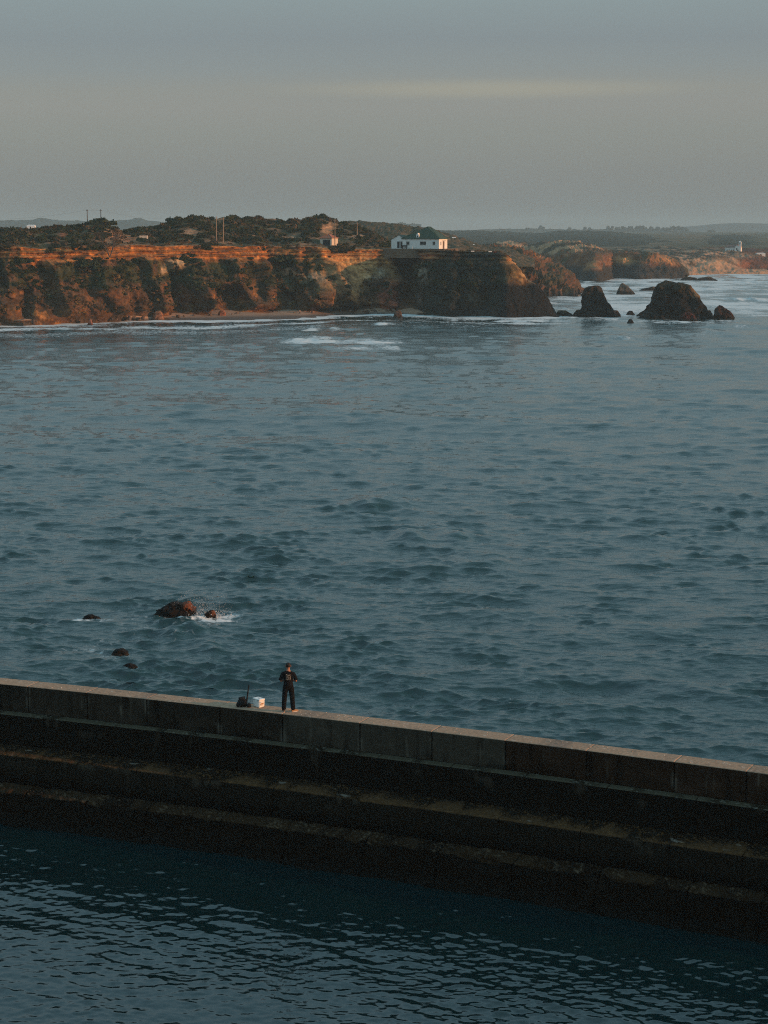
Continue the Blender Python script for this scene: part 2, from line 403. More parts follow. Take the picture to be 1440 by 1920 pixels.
# harbour basin water on the near side of the breakwater
NR2, NC2 = 420, 860
txh = np.linspace(-0.235, 0.235, NC2); t = np.linspace(0, 1, NR2)[:, None]
xs = txh * 66
for _ in range(8): xs = txh * (wall_y(xs) - 1.2)
ye = wall_y(xs) - 1.2
Yh = 44.0 + (ye[None] - 44.0) * (t ** 1.0); Xh = Yh * txh[None]
Yh = Yh.astype(np.float32); Xh = Xh.astype(np.float32)
r2 = np.random.default_rng(3)
ph_ = np.clip(0.8 + 0.8 * fbm(Xh / 7, Yh / 9, 0.3, 3), 0.3, 1.5).astype(np.float32)
hc = spectrum(np.geomspace(0.17, 0.85, 70), 0.125, R(-104), R(34), ph_, r=r2) + spectrum(np.geomspace(.9, 6, 20), 0.045, R(-112), R(30), r=r2)
hx_, hy_, hz_ = waves(Xh, Yh, np.full_like(Xh, 0.05), hc, 0.7)
harbour = mesh_np('harbour_water', np.stack([Xh + hx_, Yh + hy_, hz_ - 0.02], -1), gridF(NR2, NC2), M_harbour, smooth=True)
tag(harbour, kind='structure')
basin = mesh_np('basin_water', np.array([(-400, -250, -0.35), (400, -250, -0.35), (400, 44.5, -0.35), (10.3, 44.5, -0.35), (-10.3, 44.5, -0.35), (-400, 44.5, -0.35)]),
                np.array([(0, 1, 2, 3), (0, 3, 4, 5)]), M_harbour); tag(basin, kind='structure')
seabed = mesh_np('seabed', np.array([(-6900, -6900, -6), (6900, -6900, -6), (6900, 6900, -6), (-6900, 6900, -6)]), np.array([(0, 1, 2, 3)]),
                 plain('seabed_sand', (0.05, 0.05, 0.04), scale=0.2)); tag(seabed, kind='structure')

# ------------------------------------------------------------------ terrain
def loft(lines, rws, nc, px0, px1):
    """lines: list of callables px -> (nc,3); rws: rows per gap"""
    px = np.linspace(px0, px1, nc)
    L = [f(px) for f in lines]
    P = []; T = []
    for k in range(len(L) - 1):
        tt = np.arange(rws[k]) / rws[k]
        P.append(L[k][None] * (1 - tt)[:, None, None] + L[k + 1][None] * tt[:, None, None]); T.append(k + tt)
    P.append(L[-1][None]); T.append([len(L) - 1])
    P = np.concatenate(P); T = np.concatenate(T)[:, None] + np.zeros(nc)
    return P, T, np.broadcast_to(px, P.shape[:2])
def I(xs, ys): return lambda px: np.interp(px, xs, ys)
def mixc(c, a, m): return c * (1 - m[..., None]) + np.array(a) * m[..., None]

# --- main cliff, plateau and scrub hill
foot_py = I([-500, -300, 0, 40, 200, 330, 480, 500, 560, 640, 740, 800, 850, 950, 1048], [612, 608, 600.5, 601, 596, 590, 585, 583, 583.5, 581, 580.5, 587, 592.5, 595.5, 594.5])
foot_z = I([-500, 700, 800, 860, 1048], [1.2, 1.2, 0.9, 0.3, 0.2])
def Dfoot(px): return at_z(px, foot_py(px), foot_z(px))[:, 1]
rim_py = I([-500, 0, 25, 48, 75, 110, 138, 165, 200, 225, 262, 278, 284, 330, 380, 430, 455, 470, 500, 540, 580, 610, 650, 690, 730, 760, 800, 880, 935, 950, 962, 975, 985, 1003, 1012, 1025, 1036, 1048],
           [470, 462, 460.5, 464.5, 467, 465, 460, 459.5, 463, 459, 458.5, 459, 462, 460.5, 460, 461.5, 464.5, 461, 461.5, 463.5, 462, 465, 464.5, 467, 467, 469, 470, 472, 473, 479, 492, 512, 528, 532, 540, 556, 577, 593])
mid_py = lambda px: np.maximum(rim_py(px) + 3, np.interp(px, [-500, 0, 100, 200, 300, 450, 600, 650, 760, 900, 1048], [515, 496, 498, 492, 490, 496, 492, 510, 500, 495, 500]))
saw = lambda px: np.stack([0 * px, np.interp(px, [575, 605, 735, 752, 800, 850, 1100], [0, -4.5, -2.0, 9, 6, 0, 0]), 0 * px], -1)
dep = I([-500, 700, 780, 860, 930, 990, 1048], [1, 1, 0.8, 0.75, 0.9, 0.7, 0.25])
ridge_py = I([-500, 0, 60, 100, 150, 165, 195, 215, 232, 250, 300, 318, 350, 400, 440, 500, 560, 590, 600, 620, 640, 670, 700, 730, 760, 800, 900, 935, 975, 1003, 1048],
             [436, 431, 430, 428, 427, 421, 420, 428, 432, 430, 424, 415, 409, 408, 410, 412, 413, 410, 409, 412, 417, 426, 439, 457, 467, 469, 472, 473.5, 512, 533, 594])
hillw = I([-500, 690, 760, 860, 940, 1048], [62, 62, 45, 26, 14, 6])
ends = I([-500, 900, 940, 985, 1048], [1, 1, .6, .3, .1])
lines = [
    lambda px: at_z(px, foot_py(px), foot_z(px)) + np.array([0, 0, -3.0]),
    lambda px: at_z(px, foot_py(px), foot_z(px)),
    lambda px: at_d(px, foot_py(px) + (mid_py(px) - foot_py(px)) * 0.42, Dfoot(px) + 3.2 * dep(px)) + saw(px),
    lambda px: at_d(px, mid_py(px), Dfoot(px) + 9.5 * dep(px)) + saw(px),
    lambda px: at_d(px, rim_py(px) + (mid_py(px) - rim_py(px)) * 0.5, Dfoot(px) + 11.2 * dep(px)) + saw(px),
    lambda px: at_d(px, rim_py(px), Dfoot(px) + 12.6 * dep(px)) + saw(px),
    lambda px: at_d(px, rim_py(px) - 1.2 * ends(px), Dfoot(px) + 12.6 * dep(px) + 9 * ends(px) + 1),
    lambda px: at_d(px, rim_py(px) * 0.55 + ridge_py(px) * 0.45 - 1, Dfoot(px) + 13 * dep(px) + hillw(px) * 0.55 + 1),
    lambda px: at_d(px, ridge_py(px), Dfoot(px) + 13 * dep(px) + hillw(px) + 1),
]
def back(px):
    p = at_d(px, ridge_py(px), Dfoot(px) + 13 * dep(px) + hillw(px) + 1); p[:, 1] += 25 * ends(px) + 2; p[:, 2] = np.minimum(p[:, 2] - 1.5, p[:, 2] * 0.9); return p
def back2(px):
    p = back(px); p[:, 1] += 40 * ends(px) + 2; p[:, 2] = np.where(p[:, 2] > 8, 9, -3); return p
lines += [back, back2]
P, T, PX = loft(lines, [6, 30, 34, 14, 14, 10, 22, 26, 8, 4], 900, -420, 1050)
_, PY = project(P)
n = normals(P)
n = np.where(n[..., 1:2] > 0.3, -n, n) * 1.0
nh = n.copy(); nh[..., 2] = 0; nh[..., 0] *= .6; nh[..., 1] = np.minimum(nh[..., 1], -.15); nh /= np.linalg.norm(nh, axis=-1, keepdims=True)
wh_ = (1 - ss(5.15, 6.2, T))[..., None]; n = nh * wh_ + n * (1 - wh_)
hz = np.cumsum(np.r_[0, np.hypot(*np.diff(P[0:1].mean(0)[:, :2], axis=0).T)])[None] + 0 * T   # running length of coast
z = P[..., 2]
face = ss(0.8, 1.3, T) * (1 - ss(4.6, 5.1, T))            # the cliff face proper
low = ss(1.0, 1.4, T) * (1 - ss(3.0, 4.0, T))
wz = z + 2.5 * fbm(hz / 9, z / 9, 31.0, 3); dh = hz + .55 * wz + 2.2 * fbm(hz / 7, z / 6, 21.0, 3)
disp = low * (2.6 * fbm(dh / 19, wz / 30, 1.1, 3, ridge=True) - 1.2 + 1.7 * fbm(dh / 6, wz / 9, 2.1, 4, ridge=True) + 1.0 * fbm(dh / 2.2, wz / 3.2, 5, 4, ridge=True, gain=.65))
ph2 = (dh / 12.5 + .9 * fbm(hz / 30, 4.4, 71.0, 2)); fr2 = ph2 % 1.0
disp += low * (1 - ss(735, 750, PX)) * 3.4 * (.5 - np.where(fr2 < .82, fr2 / .82, (1 - fr2) / .18)) * (.55 + .9 * np.clip(fbm(np.floor(ph2) * 3.7, 1.1, 2.2, 1) + .5, 0, 1))
disp += ss(3.2, 4.0, T) * (1 - ss(5.0, 5.6, T)) * (1.3 * fbm(hz / 12, z / 3, 3.1, 3) + 0.8 * fbm(hz / 9, z * 1.3, 7.1, 3) + 0.4 * fbm(hz / 1.6, z / 1.0, 8.1, 4, ridge=True, gain=.6) + .5 * fbm(hz / 5, z / 5, 18.1, 4, ridge=True) + .75 * ss(.25, .75, np.abs(((z + .5 * fbm(hz / 14, 2.2, 8.8, 3)) / 1.15) % 1.0 * 2 - 1)))
disp += ss(5.5, 6.5, T) * (1 - ss(8.2, 8.9, T)) * (1.3 * fbm(P[..., 0] / 9, P[..., 1] / 9, 1.5, 4)) * I([-500, 720, 760, 1048], [1, 1, .15, .1])(PX)
# real recesses and buttresses of this shore: (px, half width px, y top, y bottom, depth m, + = hollow)
REC = [(45, 16, 540, 612, 4.5), (250, 12, 560, 600, 2.5), (337, 14, 500, 598, 4.0), (425, 30, 538, 600, 6.0), (470, 20, 500, 560, 3.5), (545, 26, 545, 592, 4.5),
       (700, 26, 527, 596, 5.0), (505, 22, 560, 590, -3.0), (380, 14, 520, 592, -2.6), (120, 40, 540, 605, -2.0), (200, 30, 530, 600, -2.0), (738, 10, 520, 590, -2.6),
       (640, 45, 520, 585, -2.0), (770, 20, 480, 590, 3.0), (830, 16, 500, 590, -1.5), (890, 30, 540, 595, 2.5), (590, 26, 545, 590, -2.2), (10, 14, 540, 600, -1.8), (300, 20, 520, 595, -1.6)]
for (cx, hw, y0, y1, dd) in REC:
    m = np.exp(-((PX - cx) / hw) ** 4) * ss(y0 - 8, y0 + 12, PY) * (1 - ss(y1, y1 + 12, PY)) * face
    disp -= m * dd
disp *= ends(PX) * 0.9 + 0.1
fade = ss(-0.01, 1.2, T)
P = P + n * (disp * fade)[..., None]
# ground colours: geology and plant cover
n1 = fbm(hz / 7, P[..., 2] / 4, 0.7, 4); n2_ = fbm(P[..., 0] / 3, P[..., 1] / 3, P[..., 2] / 3, 4); n3 = fbm(hz / 26, P[..., 2] / 16, 9.7, 3)
rust, ochre, pale, dark, green, scrub, tan = (.13, .060, .026), (.42, .185, .055), (.42, .30, .17), (.045, .038, .032), (.030, .040, .016), (.075, .058, .030), (.25, .16, .085)
col = np.zeros(P.shape) + np.array(rust)
col = mixc(col, (.070, .042, .023), ss(-.25, .25, n1))
col = mixc(col, ochre, ss(.16, .36, n2_ + .3 * n3) * ss(525, 560, PY) * .55)
col = mixc(col, (.07, .05, .03), ss(.0, .35, -n2_) * .7)
vegm = ss(-.12, .12, n1 * .5 + n2_ * .3 + .14 - np.abs(PY - 508) / 120) * ss(478, 490, PY + 6 * n3) * (1 - ss(535, 562, PY + 30 * n3))
col = mixc(col, green, np.clip(vegm * 1.0, 0, 1) * .85)
strata = ss(3.05, 3.6, T + .45 * n1) * (1 - ss(5.05, 5.5, T))
band = 0.5 + 0.5 * np.sin(P[..., 2] * 4.6 + 2.0 * n3 + 1.2 * n1)
oc = np.array(ochre) * (0.62 + 0.6 * band)[..., None] * (0.75 + .6 * n2_)[..., None]
oc = mixc(oc, (.09, .06, .04), ss(.1, .3, fbm(hz / 4, P[..., 2] * 1.4, 3.3, 4)) * .8)
col = col * (1 - strata[..., None]) + oc * strata[..., None]
col = mixc(col, tan, ss(5.0, 5.15, T) * (1 - ss(5.7, 6.3, T)) * .7)
hill = ss(5.7, 6.2, T)
hc_ = mixc(np.zeros(P.shape) + np.array(scrub), green, ss(-.15, .2, n2_ + .4 * n3))
hc_ = mixc(hc_, (.28, .15, .08), ss(.12, .34, fbm(P[..., 0] / 10, P[..., 1] / 8, 6.6, 4)) * .8)
col = col * (1 - hill[..., None]) + hc_ * hill[..., None]
def blob(cx, cy, rx, ry, e=2.0): 
    return np.exp(-(np.abs((PX - cx) / rx) ** e + np.abs((PY - cy) / ry) ** e))
jit = .35 + 1.5 * np.clip(n2_ * 1.4 + n1 + .35, 0, 1)
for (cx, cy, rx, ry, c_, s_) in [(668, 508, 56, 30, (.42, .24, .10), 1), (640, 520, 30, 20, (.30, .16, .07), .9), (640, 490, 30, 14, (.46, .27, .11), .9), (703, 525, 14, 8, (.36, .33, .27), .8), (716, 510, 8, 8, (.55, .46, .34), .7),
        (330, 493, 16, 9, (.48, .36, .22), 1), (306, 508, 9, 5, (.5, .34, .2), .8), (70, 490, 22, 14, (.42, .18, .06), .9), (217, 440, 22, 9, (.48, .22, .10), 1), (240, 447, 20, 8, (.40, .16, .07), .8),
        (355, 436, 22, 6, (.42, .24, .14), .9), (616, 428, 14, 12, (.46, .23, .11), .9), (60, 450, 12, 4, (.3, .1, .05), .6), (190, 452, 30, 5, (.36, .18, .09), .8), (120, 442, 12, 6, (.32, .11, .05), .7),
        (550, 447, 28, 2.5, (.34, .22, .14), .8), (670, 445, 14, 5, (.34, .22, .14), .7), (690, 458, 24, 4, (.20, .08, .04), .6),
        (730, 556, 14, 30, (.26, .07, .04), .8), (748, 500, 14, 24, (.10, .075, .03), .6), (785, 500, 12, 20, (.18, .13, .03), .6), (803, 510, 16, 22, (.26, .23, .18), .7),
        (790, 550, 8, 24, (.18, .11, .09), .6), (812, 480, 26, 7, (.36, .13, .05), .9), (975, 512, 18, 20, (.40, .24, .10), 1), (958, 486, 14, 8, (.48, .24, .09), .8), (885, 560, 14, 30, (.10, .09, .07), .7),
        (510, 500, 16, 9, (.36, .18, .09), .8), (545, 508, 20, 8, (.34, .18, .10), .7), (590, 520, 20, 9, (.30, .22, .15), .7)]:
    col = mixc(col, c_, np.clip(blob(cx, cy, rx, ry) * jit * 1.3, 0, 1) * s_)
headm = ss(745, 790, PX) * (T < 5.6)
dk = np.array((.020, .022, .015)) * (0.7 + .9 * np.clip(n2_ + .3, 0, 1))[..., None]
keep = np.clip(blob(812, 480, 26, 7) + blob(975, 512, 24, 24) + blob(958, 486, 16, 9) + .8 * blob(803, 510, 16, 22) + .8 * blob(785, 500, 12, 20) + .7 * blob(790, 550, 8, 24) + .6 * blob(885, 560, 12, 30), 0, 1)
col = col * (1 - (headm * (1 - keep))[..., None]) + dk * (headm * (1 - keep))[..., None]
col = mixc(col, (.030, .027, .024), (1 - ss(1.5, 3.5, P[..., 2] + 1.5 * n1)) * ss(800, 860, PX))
grit = fbm(P[..., 0] / .9, P[..., 1] / .9, P[..., 2] / .7, 3)
col = col * np.clip(1 + 1.1 * grit + .7 * fbm(dh / 2.5, wz / 4, 61.0, 4), .35, 2.0)[..., None]
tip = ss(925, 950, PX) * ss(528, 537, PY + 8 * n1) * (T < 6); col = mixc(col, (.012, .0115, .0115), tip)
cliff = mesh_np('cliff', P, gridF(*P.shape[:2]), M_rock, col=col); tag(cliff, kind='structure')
MAIN = (P, T, PX, PY, n2_, n1)

# --- beach along its foot
bl = [lambda px: wl_world(px) + np.array([0, -14, -1.6]), wl_world,
      lambda px: at_z(px, foot_py(px), foot_z(px)), lambda px: at_z(px, foot_py(px), foot_z(px)) + np.array([0, 9, 1.0])]
B, Tb, PXb = loft(bl, [8, 22, 8], 500, -450, 870)
B[..., 2] += (0.18 * fbm(B[..., 0] / 6, B[..., 1] / 3, 1, 3)) * ss(1, 1.4, Tb)
cb = np.zeros(B.shape) + np.array((.34, .22, .15))
cb = mixc(cb, (.10, .082, .072), 1 - ss(1.25, 1.75, Tb + .3 * fbm(B[..., 0] / 12, 0, 3.3, 3)))
cb = mixc(cb, (.09, .06, .045), ss(.22, .4, fbm(B[..., 0] / 2.2, B[..., 1] / 2.2, 7, 3)) * ss(1.5, 1.9, Tb))
cb = mixc(cb, (.13, .10, .085), ss(.05, .3, fbm(B[..., 0] / 30, 3.0, 7, 2)) * .7)
beach = mesh_np('beach', B, gridF(*B.shape[:2]), M_sand, col=cb, smooth=True); tag(beach, kind='structure')

def far_land(name, lines, rws, nc, px0, px1, amp, colf, scale=9.0, mat=None):
    P, T, PX = loft(lines, rws, nc, px0, px1)
    _, PY = project(P)
    n = normals(P); n = np.where((n[..., 1] > 0.2)[..., None], -n, n); n = np.where((n[..., 2] < -0.3)[..., None], -n, n)
    dsp = fbm(P[..., 0] / scale, P[..., 1] / scale, P[..., 2] / (scale * 1.6), 5, ridge=True) * amp + fbm(P[..., 0] / scale * 3.3, P[..., 1] / scale * 3, P[..., 2] / scale * 2.2, 4, ridge=True, gain=.6) * amp * .75
    P = P + n * (dsp * ss(0, 1, T))[..., None]
    c = colf(P, T, PX, PY)
    o = mesh_np(name, P, gridF(*P.shape[:2]), mat or M_far, col=c); tag(o, kind='structure')
    return o

# --- hill behind the white house
def hill2c(P, T, PX, PY):
    a = fbm(P[..., 0] / 4, P[..., 1] / 4, 3, 4)
    c = mixc(np.zeros(P.shape) + np.array((.10, .075, .045)), (.045, .048, .026), ss(-.2, .25, a))
    return mixc(c, (.26, .17, .12), ss(.25, .45, fbm(P[..., 0] / 6, P[..., 1] / 6, 9, 3)) * .7)
r2py = I([560, 620, 660, 700, 740, 758, 775, 785, 795, 805, 830, 860, 900, 930, 960, 1000], [430, 424, 421, 422.5, 425, 428, 432, 429, 430, 434, 441, 452, 465, 470, 474, 490])
def l2(py_f, D): return lambda px: at_d(px, py_f(px), D + 0 * px)
far_land('hill', [l2(lambda p: r2py(p) * 0 + 500, 560), l2(lambda p: np.maximum(r2py(p) + 20, 470), 585), l2(lambda p: r2py(p) + 8, 625), l2(r2py, 660),
    lambda px: at_d(px, r2py(px), 660 + 0 * px) + np.array([0, 60, -12.0])], [6, 18, 16, 6], 260, 560, 1000, 1.2, hill2c, 10)

# --- headland beyond (sunlit slope running down to the sea)
h2 = I([880, 930, 960, 990, 1015, 1030, 1050, 1062, 1070, 1076, 1082], [474, 474, 477, 482, 494, 503, 513, 524, 536, 548, 557])
def hcol(low_dark, base=(.12, .060, .032)):
    def f(P, T, PX, PY):
        a = fbm(P[..., 0] / 5, P[..., 1] / 5, P[..., 2] / 4, 4); b = fbm(P[..., 0] / 14, P[..., 1] / 14, P[..., 2] / 9, 3)
        c = mixc(np.zeros(P.shape) + np.array(base), (.34, .17, .075), ss(.12, .45, b + .5 * a))
        c = mixc(c, (.075, .06, .034), ss(-.05, .2, -b + .5 * a))
        c = mixc(c, (.035, .034, .032), 1 - ss(low_dark - 1.5, low_dark + 1.5, P[..., 2] + 3 * b))
        return c
    return f
b2 = lambda px: at_z(px, 556.5 + 0 * px, 0.0)
far_land('headland', [lambda px: b2(px) + np.array([0, 0, -3.]), b2, lambda px: at_d(px, h2(px) * .5 + 556.5 * .5, b2(px)[:, 1] + 6),
    lambda px: at_d(px, h2(px), b2(px)[:, 1] + 20), lambda px: at_d(px, np.minimum(h2(px), 556) - .5, b2(px)[:, 1] + 45), lambda px: at_d(px, h2(px), b2(px)[:, 1] + 60) + np.array([0, 20, -14.])],
    [4, 22, 24, 8, 6], 300, 860, 1082, 2.6, hcol(2.0), 12)

# --- farther cliffs with the dune ridge on top
h3 = I([880, 1010, 1060, 1100, 1150, 1180, 1225, 1245, 1260, 1270, 1278, 1282], [489, 487, 483, 482.5, 482.5, 481, 485, 490, 497, 504, 512, 522])
b3p = I([880, 1010, 1060, 1118, 1130, 1142, 1200, 1260, 1282], [522, 522, 526, 528.5, 526, 522.5, 523.5, 522.5, 522])
b3 = lambda px: at_z(px, b3p(px), 0.0)
e3 = I([880, 1180, 1282], [1, 1, .15])
d3 = I([880, 920, 940, 960, 990, 1010, 1040, 1060, 1080, 1100, 1120, 1150, 1282], [470, 467, 462, 460, 466, 464, 459, 459.5, 461.5, 465, 473, 479, 522])
d3b = lambda p: np.minimum(d3(p), h3(p) - 1.5)
def c3(P, T, PX, PY):
    c = hcol(6.5, (.13, .062, .034))(P, T, PX, PY)
    b = fbm(P[..., 0] / 12, P[..., 1] / 12, 4.4, 4)
    dune = mixc(np.zeros(P.shape) + np.array((.40, .24, .135)), (.085, .065, .042), ss(-.08, .10, b))
    m = ss(3.05, 3.5, T) * (1 - ss(1115, 1150, PX))
    m2 = ss(3.05, 3.3, T) * ss(1115, 1150, PX)
    c = c * (1 - m[..., None]) + dune * m[..., None]
    c = mixc(c, (.06, .055, .035), m2)
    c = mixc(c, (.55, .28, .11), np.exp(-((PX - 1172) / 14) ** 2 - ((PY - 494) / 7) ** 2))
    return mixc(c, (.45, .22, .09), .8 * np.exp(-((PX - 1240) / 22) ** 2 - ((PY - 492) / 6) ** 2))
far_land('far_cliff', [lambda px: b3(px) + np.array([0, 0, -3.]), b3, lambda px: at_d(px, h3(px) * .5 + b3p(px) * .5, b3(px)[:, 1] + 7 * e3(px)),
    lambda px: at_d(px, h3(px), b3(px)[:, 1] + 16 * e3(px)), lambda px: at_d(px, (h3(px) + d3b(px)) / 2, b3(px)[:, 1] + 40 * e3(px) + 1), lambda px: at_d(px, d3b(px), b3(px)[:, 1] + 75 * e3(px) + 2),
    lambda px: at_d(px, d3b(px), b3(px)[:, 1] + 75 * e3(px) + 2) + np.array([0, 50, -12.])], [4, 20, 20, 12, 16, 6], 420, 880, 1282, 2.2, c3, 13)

# --- far beach with dunes and bluff, to the right
b4p = I([1180, 1270, 1440, 1700], [517, 516, 513, 511])
b4 = lambda px: at_z(px, b4p(px), 0.0)
f4 = I([1180, 1280, 1300, 1340, 1380, 1400, 1440, 1700], [508, 505, 503, 497, 504, 508, 508, 507])
t4 = I([1100, 1180, 1220, 1250, 1300, 1340, 1360, 1400, 1440, 1700], [481, 479, 477, 475, 474, 474.5, 474.5, 475, 478, 478])
def c4f(P, T, PX, PY):
    a = fbm(P[..., 0] / 8, P[..., 1] / 8, 1.1, 4); b = fbm(P[..., 0] / 22, P[..., 1] / 22, 6.1, 3)
    sand = np.zeros(P.shape) + np.array((.36, .225, .14))
    c = mixc(sand, (.070, .058, .040), ss(-.16, .04, a) * ss(1.9, 2.4, T + .2 * b))
    c = mixc(c, (.12, .05, .03), ss(1385, 1400, PX) * ss(1.6, 1.9, T))
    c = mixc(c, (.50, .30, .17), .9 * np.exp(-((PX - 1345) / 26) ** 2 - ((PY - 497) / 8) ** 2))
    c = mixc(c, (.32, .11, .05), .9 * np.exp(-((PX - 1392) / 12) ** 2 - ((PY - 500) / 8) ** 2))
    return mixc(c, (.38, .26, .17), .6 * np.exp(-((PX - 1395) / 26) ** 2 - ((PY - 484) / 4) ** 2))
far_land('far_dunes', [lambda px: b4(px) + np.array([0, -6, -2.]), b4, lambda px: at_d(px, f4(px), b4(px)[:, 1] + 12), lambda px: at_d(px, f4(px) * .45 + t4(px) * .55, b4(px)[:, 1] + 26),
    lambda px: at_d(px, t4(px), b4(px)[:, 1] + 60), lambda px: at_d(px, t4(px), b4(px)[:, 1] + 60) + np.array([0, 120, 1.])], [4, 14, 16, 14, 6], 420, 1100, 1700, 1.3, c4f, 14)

# --- low country behind, out to the hazy horizon
def land_z(x, y):
    return 9.0 + ss(1100, 3000, y) * 7 + 2.5 * fbm(x / 240, y / 240, 2.2, 3)
gy = np.linspace(735, 6400, 120)[:, None]; gx = np.linspace(-1, 1, 200)[None]
GX = gx * (260 + gy * .55) + 0 * gy; GY = gy + 0 * gx
lowm = np.where(GX > 0.155 * GY, ss(1010, 1090, GY), np.where(GX > 0.035 * GY, ss(925, 990, GY), 1.0))
GZ = land_z(GX, GY) * lowm - 3 * (1 - lowm)
GC = mixc(np.zeros(GX.shape + (3,)) + np.array((.07, .065, .035)), (.16, .11, .07), ss(0, .3, fbm(GX / 60, GY / 60, 1, 4)))
plain_o = mesh_np('coastal_plain', np.stack([GX, GY, GZ], -1), gridF(120, 200), M_far, col=GC, smooth=True); tag(plain_o, kind='structure')

# ------------------------------------------------------------------ vegetation
def bush_proto(r, nleaf=46, size=0.32, flat=0.75):
    """clump of leaf-sized triangles round a lumpy dome; returns V,F (unit radius)"""
    th = r.uniform(0, 2 * np.pi, nleaf); u = r.uniform(-0.15, 1, nleaf); rad = r.uniform(0.62, 1.08, nleaf)
    s = np.sqrt(1 - np.clip(u, 0, 1) ** 2)
    c = np.stack([np.cos(th) * s * rad, np.sin(th) * s * rad, u * rad * flat], 1)
    a = r.normal(size=(nleaf, 3)); a /= np.linalg.norm(a, axis=1)[:, None]
    b = np.cross(a, r.normal(size=(nleaf, 3))); b /= np.linalg.norm(b, axis=1)[:, None]
    sz = size * r.uniform(.6, 1.3, (nleaf, 1))
    V = np.stack([c + a * sz, c - a * sz * .6 + b * sz * .8, c - a * sz * .6 - b * sz * .8], 1).reshape(-1, 3)
    F = np.arange(nleaf * 3).reshape(-1, 3)
    # lumpy core
    k = 8; ang = np.arange(k) * 2 * np.pi / k
    ring = [np.stack([np.cos(ang) * q, np.sin(ang) * q, np.full(k, h)], 1) * r.uniform(.8, 1.1, (k, 1)) for q, h in ((.85, -.25), (.8, .25 * flat), (.5, .62 * flat))]
    cv = np.concatenate(ring + [np.array([[0, 0, .8 * flat]])]); o = len(V)
    cf = []
    for i in range(2):
        for j in range(k):
            j2 = (j + 1) % k
            cf += [(o + i * k + j, o + i * k + j2, o + (i + 1) * k + j2), (o + i * k + j, o + (i + 1) * k + j2, o + (i + 1) * k + j)]
    for j in range(k): cf.append((o + 2 * k + j, o + 2 * k + (j + 1) % k, o + 3 * k))
    return np.concatenate([V, cv]), np.concatenate([F, np.array(cf)])
rb = np.random.default_rng(11)
PROTO = [bush_proto(rb) for _ in range(6)]
def scatter(name, pos, size, cols, protos=PROTO, mat=M_leaf, r=rb, squash=(.8, 1.25)):
    Vs, Fs, Cs = [], [], []; off = 0
    for i in range(len(pos)):
        v, f = protos[i % len(protos)]
        a = r.uniform(0, 6.28); ca, sa = math.cos(a), math.sin(a)
        v = v * np.array([size[i], size[i] * r.uniform(*squash), size[i] * r.uniform(.75, 1.15)])
        v = np.stack([v[:, 0] * ca - v[:, 1] * sa, v[:, 0] * sa + v[:, 1] * ca, v[:, 2]], 1) + pos[i]
        Vs.append(v); Fs.append(f + off); off += len(v)
        Cs.append(np.broadcast_to(cols[i], v.shape) * r.uniform(.75, 1.25, (len(v), 1)))
    return mesh_np(name, np.concatenate(Vs), np.concatenate(Fs), mat, col=np.concatenate(Cs))
P, T, PX, PY, n2_, n1 = MAIN
def pick(mask, k):
    w = mask.ravel().astype(float); w = np.where((PX.ravel() < -300), 0, w); idx = rb.choice(w.size, k, p=w / w.sum())
    return P.reshape(-1, 3)[idx]
bare = np.clip(sum(blob(*q) for q in [(217, 440, 20, 8), (240, 447, 18, 6), (355, 436, 20, 5), (616, 428, 12, 11), (190, 452, 30, 4), (60, 450, 10, 3), (120, 442, 10, 5), (550, 447, 26, 2.5), (670, 445, 12, 4), (616, 452, 22, 9)]), 0, 1)
veg_hill = ss(6.0, 6.4, T) * (T < 8.6) * np.clip(.55 + 1.5 * fbm(P[..., 0] / 8, P[..., 1] / 8, 12, 3), 0.02, 1) * (1 - .93 * ss(.12, .3, fbm(P[..., 0] / 10, P[..., 1] / 8, 6.6, 4))) * (1 - ss(700, 760, PX)) * (1 - bare) ** 3
ph = pick(veg_hill, 2100)
shade_c = np.array([[.023, .032, .011], [.036, .038, .014], [.052, .042, .020], [.018, .026, .011], [.075, .052, .027]])
scatter_obj = scatter('hill_scrub', ph + np.array([0, 0, .1]), rb.uniform(.4, 1.25, len(ph)), shade_c[rb.choice(5, len(ph), p=[.26, .24, .22, .13, .15])] * rb.uniform(.6, 1.5, (len(ph), 1)))
tag(scatter_obj, 'dense dark green coastal scrub over the hill above the cliff', kind='stuff')
veg_face = (T > 1.6) * (T < 4.2) * ss(476, 492, PY + 5 * n1) * (1 - ss(525, 560, PY + 22 * n1)) * np.clip(.35 + 1.6 * fbm(P[..., 0] / 7, P[..., 2] / 5, 3, 3), 0, 1)
veg_face = veg_face * (1 - np.clip(1.3 * blob(668, 508, 66, 36) + blob(330, 495, 16, 10) + blob(975, 512, 26, 26) + blob(70, 488, 20, 12) + blob(812, 480, 26, 9), 0, 1)) ** 2 * (PX < 940)
pf = pick(veg_face, 1150)
fs = scatter('cliff_scrub', pf, rb.uniform(.3, .95, len(pf)), shade_c[rb.choice(5, len(pf), p=[.38, .2, .12, .25, .05])])
tag(fs, 'dark bushes clinging to the upper cliff face', kind='stuff')
veg_low = (T > 1.15) * (T < 2.6) * (PX < 760) * np.clip(.2 + 1.6 * fbm(P[..., 0] / 5, P[..., 2] / 4, 33, 3), 0, 1) * (PY < 585)
pl = pick(veg_low, 700)
lc = np.array([[.10, .062, .028], [.14, .075, .032], [.060, .045, .022], [.16, .105, .035]])
ls = scatter('dry_brush', pl, rb.uniform(.3, .75, len(pl)), lc[rb.choice(4, len(pl))])
tag(ls, 'rusty dry brush over the lower cliff slopes', kind='stuff')
edge_m = (T > 5.0) * (T < 6.4) * (PX < 990) * np.clip(.2 + fbm(P[..., 0] / 6, P[..., 1] / 5, 43, 3), 0, 1)
pe = pick(edge_m, 420)
